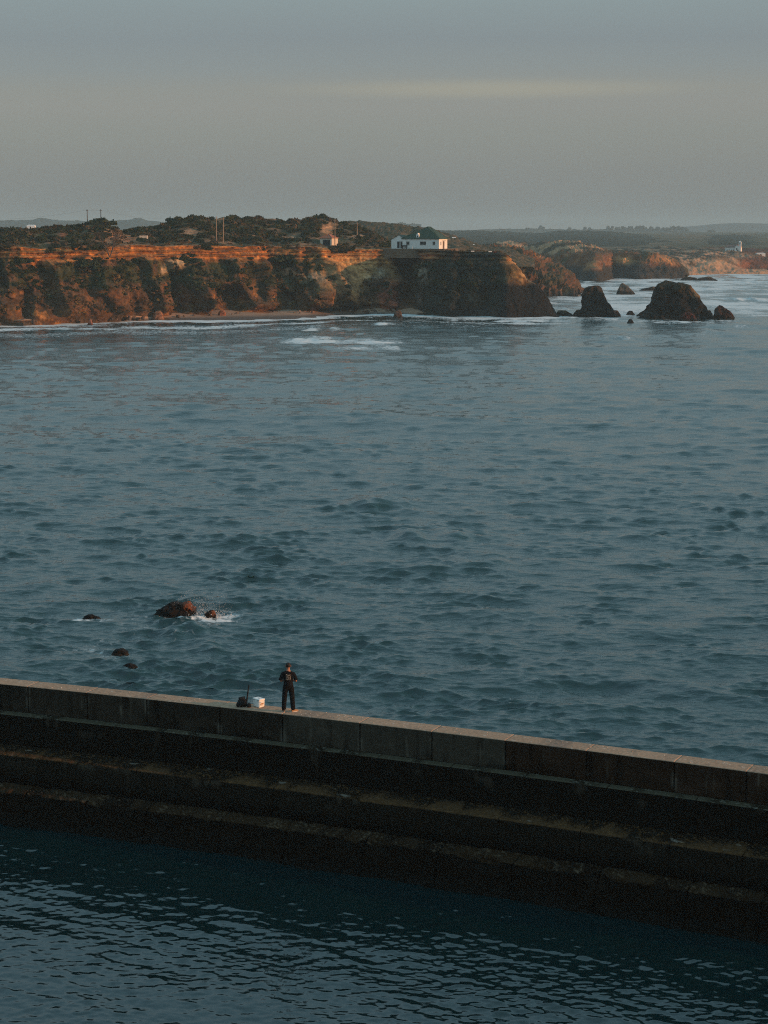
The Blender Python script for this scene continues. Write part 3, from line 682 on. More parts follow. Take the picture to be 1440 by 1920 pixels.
es = scatter('edge_grass', pe, rb.uniform(.2, .55, len(pe)), lc[rb.choice(4, len(pe))] * .8)
tag(es, 'low brown tufts along the cliff edge', kind='stuff')
rim_m = (T > 4.5) * (T < 5.6) * (PX < 760) * ss(.02, .3, fbm(P[..., 0] / 9, 3.3, 90.0, 3)) * (PX > -300)
pr = pick(rim_m, 260)
rs = scatter('rim_scrub', pr, rb.uniform(.35, 1.15, len(pr)), shade_c[rb.choice(5, len(pr))])
tag(rs, 'dark bushes overhanging the ochre rim of the cliff', kind='stuff')
# silhouette shrubs standing on the skyline and on the face: single things
SH = [(185, 421, 3.8, 'round dark shrub on the left skyline under the paired dark poles'),
      (168, 505, 3.6, 'dark domed bush bulging from the cliff face at left below the ochre band'),
      (326, 414, 2.8, 'dark shrub at the left shoulder of the highest hill'),
      (600, 411, 3.0, 'dark shrub cresting the hill above the small garage'),
      (530, 490, 3.2, 'broad dark bush on the cliff face left of the pale scar'),
      (352, 492, 2.6, 'dark bush beside the pale broken rock'),
      (45, 492, 2.4, 'dark bush on the cliff at the left edge of the view')]
for (a, b_, s, lab) in SH:
    j = np.argmin((PX - a) ** 2 + (PY - b_) ** 2 + (T < 1) * 1e6); p = P.reshape(-1, 3)[j]
    vv, ff, off = [], [], 0
    for q in range(7):
        v, f = PROTO[q % 6]; vv.append(v * s * .42 * rb.uniform(.8, 1.1) + np.array([rb.normal() * s * .33, rb.normal() * s * .2, s * .16 * rb.uniform(0, 2)])); ff.append(f + off); off += len(v)
    V = np.concatenate(vv); o = mesh_np('shrub', V, np.concatenate(ff), M_leaf, col=np.broadcast_to((.032, .042, .018), V.shape) * rb.uniform(.7, 1.3, (len(V), 1)))
    o.location = p; tag(o, lab, 'shrub', 'large shrubs on the cliff and hill')

# bare bush with grey twigs hanging over the edge at left
def twig_bush(px, py, D, h, w):
    base = at_d(px, py, D)
    e = empty('bare_tree', base)
    V, F = [], []
    def seg(a, b, r0, r1):
        a, b = np.array(a), np.array(b); d = b - a; d = d / (np.linalg.norm(d) + 1e-9)
        s = np.cross(d, (0, 1, 0.1)); s /= np.linalg.norm(s) + 1e-9; t = np.cross(d, s)
        o = len(V)
        for c_, r_ in ((a, r0), (b, r1)):
            for k in range(4):
                an = k * math.pi / 2; V.append(c_ + s * r_ * math.cos(an) + t * r_ * math.sin(an))
        for k in range(4): F.append((o + k, o + (k + 1) % 4, o + 4 + (k + 1) % 4, o + 4 + k))
    tips = []
    def grow(p, d, L, r_, n_):
        q = p + d * L; seg(p, q, r_, r_ * .65)
        if n_ == 0: tips.append(q); return
        for _ in range(3):
            nd = d + rb.normal(size=3) * .42; nd[2] += .12; nd /= np.linalg.norm(nd); grow(q, nd, L * .72, r_ * .6, n_ - 1)
    for k in range(5):
        d0 = np.array([rb.uniform(-.7, .45), rb.uniform(-.2, .2), 1.0]); d0 /= np.linalg.norm(d0)
        grow(np.zeros(3), d0, h * .36, .13, 4)
    mesh_np('branch', np.array(V), np.array(F), plain('grey_bark', (.12, .08, .055)), parent=e)
    tp = np.array(tips); tp = tp[rb.random(len(tp)) < .8]
    a = rb.normal(size=(len(tp), 3, 3)) * .22
    tv = (tp[:, None] + a).reshape(-1, 3)
    mesh_np('leaves', tv, np.arange(len(tv)).reshape(-1, 3), M_leaf, col=np.broadcast_to((.075, .052, .030), tv.shape), parent=e)['kind'] = 'stuff'
    return e
tag(twig_bush(206, 482, 462, 6.8, 6), 'half bare brown windswept tree leaning over the ochre cliff band', 'tree')

# far woods: tree crowns joined where they read as one mass
def tree_proto(r, trunk=.45):
    v, f = bush_proto(r, 60, .30, .8); v = v * np.array([.5, .5, .42]) + np.array([0, 0, .62])
    return v, f
TP = [tree_proto(rb) for _ in range(5)]
def wood(name, label, px0, px1, topf, D, n, hgt, spread, colr):
    px = rb.uniform(px0, px1, n); dd = D + rb.uniform(0, spread, n)
    top = topf(px) + rb.uniform(-.6, 1.6, n) + np.where(rb.random(n) < .75, rb.uniform(0, 6, n), 0)
    p = at_d(px, top, dd); s = hgt * rb.uniform(.7, 1.2, n)
    p[:, 2] -= s
    o = scatter(name, p, s, np.broadcast_to(colr, (n, 3)) * rb.uniform(.7, 1.3, (n, 1)), TP, M_leaf, squash=(1.0, 1.6)); tag(o, label, kind='stuff')
def forest_bank(name, topf, D, px0, px1, colr, depth):
    """canopy surface of a far wood, seen only as one mass"""
    lines = [lambda px: at_d(px, topf(px), D + 0 * px) * np.array([1, 1, 0]) + np.array([0, 0, 6.]), lambda px: at_d(px, topf(px) + (476 - topf(px)) * .55, D + depth * .3 + 0 * px) ,
             lambda px: at_d(px, topf(px) + 1.5, D + depth + 0 * px), lambda px: at_d(px, topf(px) + 1.5, D + depth + 0 * px) + np.array([0, depth * .5, -14.])]
    P, T, PX = loft(lines, [8, 14, 5], 420, px0, px1)
    P[..., 2] += ss(0, 1, T) * .8 * (1.6 * fbm(P[..., 0] / 16, P[..., 1] / 16, 1.7, 4, ridge=True) + 1.0)
    P[..., 1] -= ss(0, 1, T) * 6 * fbm(P[..., 0] / 20, P[..., 2] / 8, 8.7, 3, ridge=True)
    a = fbm(P[..., 0] / 14, P[..., 1] / 14, P[..., 2] / 5, 3)
    o = mesh_np(name, P, gridF(*P.shape[:2]), M_far, col=np.array(colr) * (0.8 + .8 * a)[..., None]); tag(o, 'dark far-off wood behind the dunes', kind='stuff')
wa = I([780, 840, 900, 1000, 1060, 1130, 1180, 1230, 1290, 1300, 1350, 1390, 1440, 1700], [431, 433, 433, 437, 433, 434, 438, 443, 446, 444, 441, 441, 446, 446])
wb = I([780, 860, 900, 940, 1010, 1060, 1130, 1290, 1330, 1350, 1440, 1700], [430, 432, 430, 429, 428.5, 430, 430, 433, 437, 435, 437, 436])
wl = I([-500, 0, 60, 75, 110, 200, 250, 262, 275, 310, 420, 560, 680, 780], [412, 413, 412, 408, 413, 415, 411, 408, 413, 416, 414, 418, 416, 420])
forest_bank('far_forest', wa, 1260, 760, 1700, (.026, .033, .018), 1150)
forest_bank('farther_forest', wb, 3800, 760, 1700, (.032, .038, .024), 500)
forest_bank('left_forest', wl, 3600, -500, 790, (.032, .038, .024), 400)
wood('forest_crowns', 'tree tops along the edge of the far wood', 780, 1690, wa, 2380, 900, 9, 60, (.026, .033, .018))
wood('skyline_crowns', 'tree tops on the hazy farther skyline', 840, 1440, wb, 4250, 260, 15, 60, (.034, .040, .024))
wood('left_skyline_crowns', 'hazy tree tops on the far left skyline', -300, 780, wl, 3980, 300, 16, 60, (.034, .040, .024))
hz_l = I([1200, 1300, 1340, 1380, 1430, 1480, 1700], [430, 424, 420, 418, 419, 421, 420])
rid = [lambda px: at_d(px, hz_l(px), 5500 + 0 * px) * np.array([1, 1, 0]) + np.array([0, 0, 5.]), lambda px: at_d(px, hz_l(px), 5800 + 0 * px), lambda px: at_d(px, hz_l(px), 5800 + 0 * px) + np.array([0, 300, -20.])]
Pr, Tr, _ = loft(rid, [8, 4], 120, 1200, 1700)
tag(mesh_np('distant_hills', Pr, gridF(*Pr.shape[:2]), M_far, col=np.zeros(Pr.shape) + .04), kind='structure')
# tall pines standing clear on the skyline, one by one
def pine(px, top, D, h, w, first=[None]):
    g = at_d(px, top, D); base = (g[0], D, g[2] - h)
    if first[0] is None:
        e = empty('pine_tree', base)
        tv = []; tf = []
        for k in range(2):
            r_ = (.022, .012)[k]
            for q in range(6): tv.append((math.cos(q * 1.047) * r_ , math.sin(q * 1.047) * r_, k * .8))
        for q in range(6): tf.append((q, (q + 1) % 6, 6 + (q + 1) % 6, 6 + q))
        mesh_np('trunk', np.array(tv), np.array(tf), plain('pine_bark', (.05, .04, .03)), parent=e)
        vs, fs, off = [], [], 0
        for q in range(5):
            v, f = bush_proto(rb, 34, .26, .7); vs.append(v * .22 + np.array([rb.normal() * .16, rb.normal() * .12, .66 + rb.uniform(-.08, .16)])); fs.append(f + off); off += len(v)
        V = np.concatenate(vs); mesh_np('crown', V, np.concatenate(fs), M_leaf, col=np.broadcast_to((.034, .040, .024), V.shape), parent=e)
        first[0] = e
    else:
        e = first[0].copy(); C.objects.link(e); e.location = base
        for ch in first[0].children: c_ = ch.copy(); C.objects.link(c_); c_.parent = e
    e.scale = (w, w, h); e.rotation_euler.z = rb.uniform(0, 6.28)
    return e
pl_ = [(1142 + i * 6.3 + rb.uniform(-2, 2), 423 + rb.uniform(-1.5, 2), 15) for i in range(24)] + [(1335 - 6, 430, 12), (1332, 429, 13), (1338, 431, 11), (1012, 421, 14), (1018, 424, 12), (1066, 425, 13), (1096, 424, 13), (1104, 425, 12)]
LONE = ['hazy pine at the left of the small clump at the right end of the skyline', 'hazy pine in the middle of the small clump at the right end of the skyline',
        'hazy pine at the right of the small clump at the right end of the skyline', 'tallest hazy pine far left on the right hand skyline, above the dunes',
        'shorter hazy pine just right of the tallest one at the left of the skyline', 'single hazy pine between the left pair and the middle pair',
        'left pine of the middle pair, just before the long skyline row', 'right pine of the middle pair, just before the long skyline row']
for i_, (a, b_, h_) in enumerate(pl_):
    t_ = pine(a, b_, 4230 + rb.uniform(0, 60), h_ * 1.7, 18)
    if i_ < 24: tag(t_, 'tall hazy pine in the long row on the skyline beyond the dunes', 'tree', 'pines in the long row on the hazy skyline')
    else: tag(t_, LONE[i_ - 24], 'tree'); t_['group'] = 'lone pines on the hazy skyline'

# ------------------------------------------------------------------ sea stacks and rocks
def rock(name, outline, D, label, mat=M_stack, dk=.5, colr=(.085, .062, .045), top=(.12, .085, .045), seed=0, amp=.10, cat='rock', group=None, rings=30, seg=56, wet=1.6, flatten=.7, lean=0.0, zb=-1.5, warm=None):
    """outline: (px left, px right, py) from the foot up; D: distance of the waterline"""
    o_ = np.array(outline, float)
    ctr = (o_[0, 0] + o_[0, 1]) / 2
    pl = at_d(o_[:, 0], o_[:, 2], D); pr = at_d(o_[:, 1], o_[:, 2], D)
    zz = pl[:, 2]; zz = np.maximum.accumulate(zz + np.arange(len(zz)) * 1e-4)
    base = np.array([(pl[0, 0] + pr[0, 0]) / 2, D, 0.0])
    lev = np.linspace(0, 1, rings) ** .9 * (zz[-1] - zz[0]) + zz[0]
    L = np.interp(lev, zz, pl[:, 0]) - base[0]; Rr = np.interp(lev, zz, pr[:, 0]) - base[0]
    lev = np.r_[zb, lev]; L = np.r_[L[0] - .3, L]; Rr = np.r_[Rr[0] + .3, Rr]
    # cap rings
    c = (L + Rr) / 2; hw = (Rr - L) / 2
    for s_ in (.8, .45, .05):
        lev = np.r_[lev, lev[-1] + hw[rings] * .04]; c = np.r_[c, c[rings]]; hw = np.r_[hw, hw[rings] * s_]
    th = np.linspace(0, 2 * np.pi, seg, endpoint=False)
    W0 = hw[1]
    cosx = np.sign(np.cos(th)) * np.abs(np.cos(th)) ** .8; siny = np.sign(np.sin(th)) * np.abs(np.sin(th)) ** .8
    X_ = c[:, None] + hw[:, None] * cosx[None]; Y_ = (hw[:, None] * dk + W0 * .04) * siny[None] * 1.0 + lean * (lev[:, None] - lev[0]) + W0 * dk * .6
    Z_ = lev[:, None] + 0 * X_
    rk = np.random.default_rng(seed * 17 + 5); Hh = max(zz[-1] - zz[0], .1); yc = W0 * dk * .6
    U = np.stack([(X_ - c.mean()) / W0, (Y_ - yc) / (W0 * dk), (Z_ - zz[0]) / Hh * 1.0], -1)
    for _ in range(34):
        d_ = rk.normal(size=3); d_[2] = abs(d_[2]) * .7; d_[1] = -abs(d_[1]) if rk.random() < .7 else d_[1]; d_ /= np.linalg.norm(d_)
        pr = U @ d_; lim = np.quantile(pr, rk.uniform(.86, .985)); U = U - d_ * (np.maximum(pr - lim, 0) * .85)[..., None]
    X_ = X_ * .85 + .15 * (U[..., 0] * W0 + c.mean()); Y_ = U[..., 1] * W0 * dk + yc; Z_ = Z_ * .7 + .3 * (U[..., 2] * Hh + zz[0])
    s_ = max(W0 * .55, .3)
    nn = fbm(X_ / s_, Y_ / s_, Z_ / s_ + seed * 3.7, 5, ridge=True) + .5 * fbm(X_ / s_ * 3.0, Y_ / s_ * 3, Z_ / s_ * 1.2 + seed, 4)
    k = 1 + amp * 1.6 * nn * np.clip(np.r_[.6, np.linspace(.6, 1, len(lev) - 1)], 0, 1)[:, None]
    rel = fbm(X_ / s_ * .9 + 3, Y_ / s_ * .9, Z_ / s_ * .55 + seed * 1.3, 6, ridge=True, gain=.62)
    X_ = c[:, None] + (X_ - c[:, None]) * (1 + (k - 1) * .55) + amp * .5 * W0 * (rel - .25) * cosx[None]; Y_ = W0 * dk * .6 + (Y_ - W0 * dk * .6) * k + amp * 1.9 * W0 * (rel - .3) * siny[None]
    Z_ = Z_ + amp * .6 * W0 * fbm(X_ / s_ * 1.5, Y_ / s_ * 1.5, seed + 5.5, 4) * (lev[:, None] > lev[2])
    # tilted strata grooves
    g = np.sin((X_ * .35 + Z_ + Y_ * .3) * 6.0 / max(W0 * .5, .5) + 2 * nn); Y_ += g * amp * .22 * W0; X_ += g * amp * .06 * W0
    V = np.stack([X_, Y_, Z_], -1)
    a = fbm(X_ / s_ * 1.4, Y_ / s_ * 1.4, Z_ / s_ * 1.4 + seed, 4)
    cc = mixc(np.zeros(V.shape) + np.array(colr), np.array(colr) * .45, ss(-.1, .25, a))
    hrel = (Z_ - zz[0]) / (zz[-1] - zz[0] + .01)
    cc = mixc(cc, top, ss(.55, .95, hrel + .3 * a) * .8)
    if warm is not None: cc = mixc(cc, warm, ss(.45, .8, hrel + .3 * a) * ss(.25, .7, X_ / W0) * .9)  # sunlit right shoulder painted into the rock colour
    cc = mixc(cc, (.022, .020, .018), 1 - ss(wet * .5, wet, Z_ + wet * .5 * a))
    F_ = gridF(len(lev), seg, True)
    o = mesh_np(name, V, F_, mat, col=cc)
    if D < 200: base[2] += sea_z(base[0], D, max(W0, .6)) - .09
    o.location = base
    tag(o, label, cat, group)
    return o
Dz = lambda py: float(at_z(720, py, 0.0)[1])
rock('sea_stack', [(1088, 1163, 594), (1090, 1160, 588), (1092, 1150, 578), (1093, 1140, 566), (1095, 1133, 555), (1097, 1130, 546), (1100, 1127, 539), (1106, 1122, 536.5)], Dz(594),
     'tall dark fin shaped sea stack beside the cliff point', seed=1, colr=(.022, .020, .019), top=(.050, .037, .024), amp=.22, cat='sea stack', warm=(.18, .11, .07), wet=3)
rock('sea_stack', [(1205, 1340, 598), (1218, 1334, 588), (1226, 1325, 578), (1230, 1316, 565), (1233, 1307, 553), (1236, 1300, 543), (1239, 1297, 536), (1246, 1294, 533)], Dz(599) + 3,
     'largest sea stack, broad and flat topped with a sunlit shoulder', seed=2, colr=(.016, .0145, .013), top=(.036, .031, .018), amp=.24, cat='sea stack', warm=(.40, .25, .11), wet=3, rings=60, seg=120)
rock('sea_rock', [(1338, 1378, 598.5), (1340, 1377, 592), (1342, 1370, 584), (1345, 1360, 578), (1348, 1354, 573)], Dz(598.5), 'pointed reddish rock just right of the largest stack', seed=3, colr=(.055, .030, .024), top=(.07, .036, .028), amp=.24, wet=1)
rock('sea_rock', [(1274, 1308, 602), (1276, 1306, 596), (1281, 1302, 590), (1286, 1296, 586)], Dz(602), 'rounded red boulder at the front foot of the largest stack', seed=4, colr=(.08, .030, .026), top=(.08, .030, .026), amp=.2, wet=.8)
rock('sea_rock', [(1194, 1232, 592), (1200, 1228, 588), (1208, 1224, 583), (1212, 1218, 579)], Dz(592), 'low dark rock leaning on the left foot of the largest stack', seed=5, colr=(.06, .05, .042), amp=.16)
rock('sea_rock', [(1155, 1194, 553), (1158, 1190, 548), (1161, 1182, 541), (1164, 1176, 535), (1167, 1171, 531.5)], Dz(553), 'small grey pyramid rock standing between the two big stacks, farther out', seed=6, colr=(.10, .085, .07), top=(.12, .10, .08), amp=.12)
rock('sea_rock', [(1174, 1191, 590), (1177, 1188, 586), (1180, 1185, 583)], Dz(590), 'small dark rock awash left of the largest stack', seed=7, colr=(.05, .045, .04), amp=.16, rings=12, seg=28)
rock('sea_rock', [(1176, 1189, 606), (1178, 1187, 602), (1180, 1184, 598)], Dz(606), 'small dark rock alone in the water nearest the viewer, below the gap of the stacks', seed=8, colr=(.05, .045, .04), amp=.16, rings=12, seg=28)
rock('sea_rock', [(1142, 1164, 592), (1146, 1162, 587), (1151, 1158, 582.5)], Dz(592), 'dark round rock at the right foot of the fin shaped stack', seed=9, colr=(.055, .045, .04), amp=.14, rings=14, seg=32)
rock('sea_rock', [(1074, 1096, 593), (1077, 1092, 587), (1082, 1088, 581)], Dz(593), 'low dark rock between the cliff point and the fin shaped stack', seed=10, colr=(.05, .045, .04), amp=.2, rings=14, seg=32)
rock('sea_rock', [(1040, 1078, 594.5), (1044, 1070, 588), (1048, 1060, 583)], Dz(594.5), 'low jagged ledge at the tip of the cliff point', seed=11, colr=(.05, .045, .04), amp=.22, rings=14, seg=40)
rock('sea_rock', [(1088, 1102, 557), (1090, 1100, 552), (1092, 1097, 549.5)], Dz(557), 'small dark block in the surf behind the fin shaped stack', seed=12, colr=(.07, .06, .05), amp=.1, rings=10, seg=24)
rock('sea_rock', [(1198, 1240, 545), (1204, 1238, 542), (1222, 1234, 538)], Dz(545), 'flat dark reef behind the left side of the largest stack', seed=13, colr=(.06, .055, .05), amp=.16, rings=10, seg=36, dk=.3)
rock('sea_rock', [(1234, 1258, 534), (1238, 1254, 531), (1242, 1250, 528.5)], Dz(534), 'flat grey reef just above the top of the largest stack', seed=14, colr=(.07, .065, .06), amp=.14, rings=10, seg=30, dk=.3)
rock('sea_rock', [(1276, 1312, 525), (1282, 1306, 521.5), (1288, 1298, 519.5)], Dz(525), 'long low reef in front of the far beach, left one', seed=15, colr=(.07, .065, .06), amp=.14, rings=10, seg=36, dk=.3)
rock('sea_rock', [(1304, 1346, 526), (1310, 1338, 522), (1326, 1332, 519)], Dz(526), 'long low reef in front of the far beach, right one with a small peak', seed=16, colr=(.07, .065, .06), amp=.14, rings=10, seg=36, dk=.3)
# rocks in the near water
rock('shore_rock', [(285, 366, 1163), (288, 362, 1158), (293, 361, 1150), (303, 360, 1142), (315, 357, 1135), (322, 350, 1131.5)], Dz(1160), 'biggest near rock, dark brown with a red sunlit end and spray beside it', mat=M_wetrock, seed=21,
     colr=(.009, .008, .0075), top=(.014, .010, .008), amp=.26, wet=.25, warm=(.15, .050, .022), rings=44, seg=100, zb=-.8)
rock('shore_rock', [(376, 405, 1164), (380, 404, 1158), (386, 402, 1150), (395, 401, 1144.5)], Dz(1161), 'small sharp rock in the white splash right of the biggest near rock', mat=M_wetrock, seed=22,
     colr=(.012, .009, .008), top=(.022, .012, .009), amp=.26, wet=.2, warm=(.20, .08, .04), zb=-.8)
rock('shore_rock', [(150, 190, 1164), (153, 188, 1160), (158, 180, 1155), (164, 171, 1151.5)], Dz(1163), 'low black rock farthest left with a line of foam', mat=M_wetrock, seed=23, colr=(.010, .009, .009), top=(.014, .012, .011), amp=.14, wet=.2, zb=-.8)
rock('shore_rock', [(206, 242, 1231), (209, 241, 1226), (213, 238, 1220), (219, 232, 1216)], Dz(1229), 'flat black rock awash halfway between the wall and the biggest near rock', mat=M_wetrock, seed=24, colr=(.010, .009, .009), top=(.014, .012, .011), amp=.15, wet=.2, zb=-.8)
rock('shore_rock', [(223, 259, 1254), (227, 257, 1249), (235, 250, 1244), (240, 246, 1242.5)], Dz(1253), 'flat black rock nearest the breakwater', mat=M_wetrock, seed=25, colr=(.010, .009, .009), top=(.014, .012, .011), amp=.13, wet=.15, zb=-.8)

# boulders at the cliff foot
def boulder(px, py, w, label, colr, seed, group=None):
    p = at_z(px, py, .7); 
    o = rock('boulder', [(px - w / 2, px + w / 2, py), (px - w * .42, px + w * .44, py - w * .35), (px - w * .2, px + w * .25, py - w * .62)], float(p[1]) - 1.0, label, colr=colr, top=colr, seed=seed, amp=.16, cat='boulder', group=group, rings=9, seg=20, wet=.1, zb=.0)
    return o
boulder(416, 592, 16, 'red orange boulder alone on the dark beach', (.36, .14, .08), 31)
boulder(296, 596, 20, 'flat orange slab fallen on the sand left of the red boulder', (.34, .16, .09), 32)
boulder(746, 590, 14, 'grey brown boulder at the end of the beach below the cliff hollow', (.14, .10, .08), 33)
boulder(500, 579, 9, 'small brown boulder on the pale corner of the beach', (.28, .15, .08), 34)
boulder(169, 604, 7, 'small red stone near the waterline at left', (.36, .15, .10), 35)
boulder(595, 583, 8, 'orange stone at the back of the middle beach', (.34, .15, .08), 36)
ftx = rb.uniform(60, 760, 230); fty = foot_py(ftx) + rb.uniform(-1, 3.5, 230)
fp_ = at_z(ftx, fty, .9)
def stone_proto(r):
    t = (1 + 5 ** .5) / 2
    v = np.array([(-1, t, 0), (1, t, 0), (-1, -t, 0), (1, -t, 0), (0, -1, t), (0, 1, t), (0, -1, -t), (0, 1, -t), (t, 0, -1), (t, 0, 1), (-t, 0, -1), (-t, 0, 1)]) / 1.9
    f = np.array([(0, 11, 5), (0, 5, 1), (0, 1, 7), (0, 7, 10), (0, 10, 11), (1, 5, 9), (5, 11, 4), (11, 10, 2), (10, 7, 6), (7, 1, 8), (3, 9, 4), (3, 4, 2), (3, 2, 6), (3, 6, 8), (3, 8, 9), (4, 9, 5), (2, 4, 11), (6, 2, 10), (8, 6, 7), (9, 8, 1)])
    return v * r.uniform(.65, 1.2, (12, 1)), f
SPR = [stone_proto(rb) for _ in range(5)]
tag(scatter('rubble', fp_, rb.uniform(.15, .7, 230), np.array((.16, .10, .07)) * rb.uniform(.5, 1.7, (230, 1)), SPR, M_rock), 'fallen rubble along the foot of the cliff', kind='stuff')

# spray thrown up between the two near rocks
M_spray = plain('spray_white', (.55, .56, .56), rough=.5, var=.05)
c = at_z(383, 1158, 0.0); k = 1700
ang = rb.normal(0, .55, k); sp_ = rb.beta(1.3, 3.0, k) * 2.3
base_x = rb.normal(0, .75, k)
pos = np.stack([c[0] + base_x + np.sin(ang) * sp_ * .75, c[1] + rb.normal(0, .35, k), .05 + np.cos(ang) * sp_ * .95], 1)
pos[:40, 0] = c[0] - 1.9 + np.linspace(0, 1.1, 40) + rb.normal(0, .02, 40); pos[:40, 2] = .75 + np.linspace(0, .95, 40) + rb.normal(0, .03, 40)
tag(scatter('spray', pos, rb.uniform(.004, .015, k) * (1 + 1.6 * (pos[:, 2] < .3)), np.full((k, 3), .75), SPR, M_spray), 'white spray thrown up beside the biggest near rock', kind='stuff')

# ------------------------------------------------------------------ breakwater
bw = empty('breakwater', (0, float(wall_y(0)), 0))
tag(bw, 'long dark stepped concrete breakwater wall with a sunlit flat top', 'breakwater')
xs_ = np.linspace(-70, 60, 4000); ys_ = wall_y(xs_); sl = np.r_[0, np.cumsum(np.hypot(np.diff(xs_), np.diff(ys_)))]
def path(s, off, z):
    x = np.interp(s, sl, xs_); y = np.interp(s, sl, ys_)
    tx_ = np.gradient(x, axis=-1) if False else (np.interp(s + .5, sl, xs_) - np.interp(s - .5, sl, xs_)); ty_ = np.interp(s + .5, sl, ys_) - np.interp(s - .5, sl, ys_)
    ln = np.hypot(tx_, ty_) ; nx, ny = -ty_ / ln, tx_ / ln       # towards the open sea
    return np.stack([x + nx * off, y + ny * off - float(wall_y(0)), z + 0 * x], -1)
def s_of_px(px, py_shift=0):
    q = at_z(px, np.interp(px, _px, _py), ZT); return float(np.interp(q[0], xs_, sl))
# tiers: (z top, z bottom, offset of face, back offset, noise amp)
TIERS = [(4.80, 3.72, 0.0, 0.86, .012), (3.70, 2.50, -.38, .05, .02), (2.48, 1.34, -1.62, -.30, .035), (1.32, -.9, -2.45, -1.5, .13)]
J1 = [s_of_px(p) for p in (52, 163, 275, 412, 530, 675, 810, 948, 1100, 1265, 1400)]
def joints(t):
    js = list(np.array(J1) + (0, .9, .4, 1.3)[t])
    while js[0] > 38: js.insert(0, js[0] - 2.65)
    while js[-1] < 106: js.append(js[-1] + 2.7)
    return js
tone = {}
def block(t, s0, s1, idx):
    zt, zb, of, ob, amp = TIERS[t]
    g = (.005, .018, .018, .03)[t]
    ns = max(10, int((s1 - s0) / (.05 if t < 3 else .06))); s = np.linspace(s0 + g, s1 - g, ns)
    nt_, nf = (12, 8, 16, 14)[t], (18, 20, 18, 26)[t]
    b_ = .03 if t < 2 else .06
    slope = (0, .04, .10, .55)[t]
    offs = np.r_[np.linspace(ob, of + b_, nt_), of + b_ * .3, np.linspace(of, of - slope, nf)]
    zs = np.r_[np.linspace(zt, zt - (.0, .02, .05, .10)[t], nt_), zt - b_ * .4 - (.0, .02, .05, .10)[t], np.linspace(zt - b_ - (.0, .02, .05, .10)[t], zb, nf)]
    S = np.broadcast_to(s, (len(offs), ns)); O = offs[:, None] + 0 * S; Z = zs[:, None] + 0 * S
    ntop = nt_
    isface = (np.arange(len(offs)) >= nt_)[:, None]
    nz = fbm(S / .8, Z / .7 + O / .9, t * 3.3, 5) ; n2 = fbm(S / 3.3, Z / 2 + O, t * 7.7, 3)
    if t == 3: nz = nz + .8 * fbm(S / .35, Z / .35 + O / .4, 4.4, 4, ridge=True) - .3
    if t >= 2: # crumbled front edge
        er = ss(.0, .5, fbm(S / 1.1, 4.4, t * 1.9 + 0 * Z, 4)) * (.20 if t == 2 else .5)
        near = np.exp(-((np.arange(len(offs))[:, None] - nt_) / 3.0) ** 2)
        Z = Z - er * near * .6; O = O + er * near * .8
    O = O - amp * nz * isface - .5 * amp * n2 * isface
    Z = Z + amp * .6 * nz * (~isface) * (1 if t else .5)
    # end faces: turn the profile back into the wall
    P = path(S, O, Z)
    endL = path(S[:, :1] , O[:, :1] + .0, Z[:, :1]); 
    deep = np.where(isface, .35, 0); dz_ = np.where(isface, 0, -.3 if t else -.012)
    A = path(S[:, :1] - 0, O[:, :1] + deep, Z[:, :1] + dz_); Bb = path(S[:, -1:], O[:, -1:] + deep, Z[:, -1:] + dz_)
    P = np.concatenate([A, P, Bb], 1); S = np.concatenate([S[:, :1], S, S[:, -1:]], 1)
    O = np.concatenate([O[:, :1], O, O[:, -1:]], 1); Z = np.concatenate([Z[:, :1], Z, Z[:, -1:]], 1)
    # colour: cast concrete, stains, lichen, weed; faces darkened to carry their shade
    r_ = np.random.default_rng(1000 * t + idx)
    pxc = float(project(path(np.array([(s0 + s1) / 2]), of, (zt + zb) / 2) + np.array([0, float(wall_y(0)), 0]))[0][0])
    st = fbm(S / .35, Z / 2.2, 6.1 + t, 4); pt = fbm(S / 1.3, Z / .9, 2.1 + t, 4); fine = fbm(S / .12, (Z + O) / .12, 1.4, 3)
    if t == 0:
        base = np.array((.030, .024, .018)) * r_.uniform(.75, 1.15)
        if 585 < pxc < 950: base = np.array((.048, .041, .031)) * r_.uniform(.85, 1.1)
        if pxc >= 950: base = np.array((.030, .017, .011)) * r_.uniform(.85, 1.1)  # redder base paints in the low sun grazing this stretch
        c_ = np.zeros(P.shape) + base
        c_ = mixc(c_, base * .30, ss(.0, .35, st) * .75)
        c_ = mixc(c_, base * 1.8, ss(.12, .35, pt) * .55); run = ss(.25, .5, fbm(S / .22, Z / 3.5, 16.1, 3)) * ss(-.2, .2, pt); c_ = mixc(c_, (.15, .13, .10), run * .5); c_ = mixc(c_, base * .35, ss(.0, .35, fbm(S / 1.6, Z / .5, 26.1, 4)) * ss(zt - .5, zb, Z) * .8)
        e_ = np.minimum(S - s0, s1 - S); c_ = mixc(c_, (.17, .15, .12), np.exp(-((e_ - .05) / .05) ** 2) * ss(-.1, .3, pt) * .6)
        c_ = mixc(c_, base * .12, np.exp(-(e_ / .022) ** 2))
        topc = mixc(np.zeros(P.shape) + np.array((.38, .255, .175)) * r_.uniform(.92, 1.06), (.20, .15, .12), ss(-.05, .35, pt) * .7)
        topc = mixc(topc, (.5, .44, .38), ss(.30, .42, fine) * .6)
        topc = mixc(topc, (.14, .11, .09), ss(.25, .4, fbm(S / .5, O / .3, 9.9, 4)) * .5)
    elif t == 1:
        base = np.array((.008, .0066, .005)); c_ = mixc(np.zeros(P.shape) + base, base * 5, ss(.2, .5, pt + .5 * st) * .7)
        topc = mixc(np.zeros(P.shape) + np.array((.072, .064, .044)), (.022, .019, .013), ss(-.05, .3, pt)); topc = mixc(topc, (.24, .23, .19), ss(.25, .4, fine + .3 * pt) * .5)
    elif t == 2:
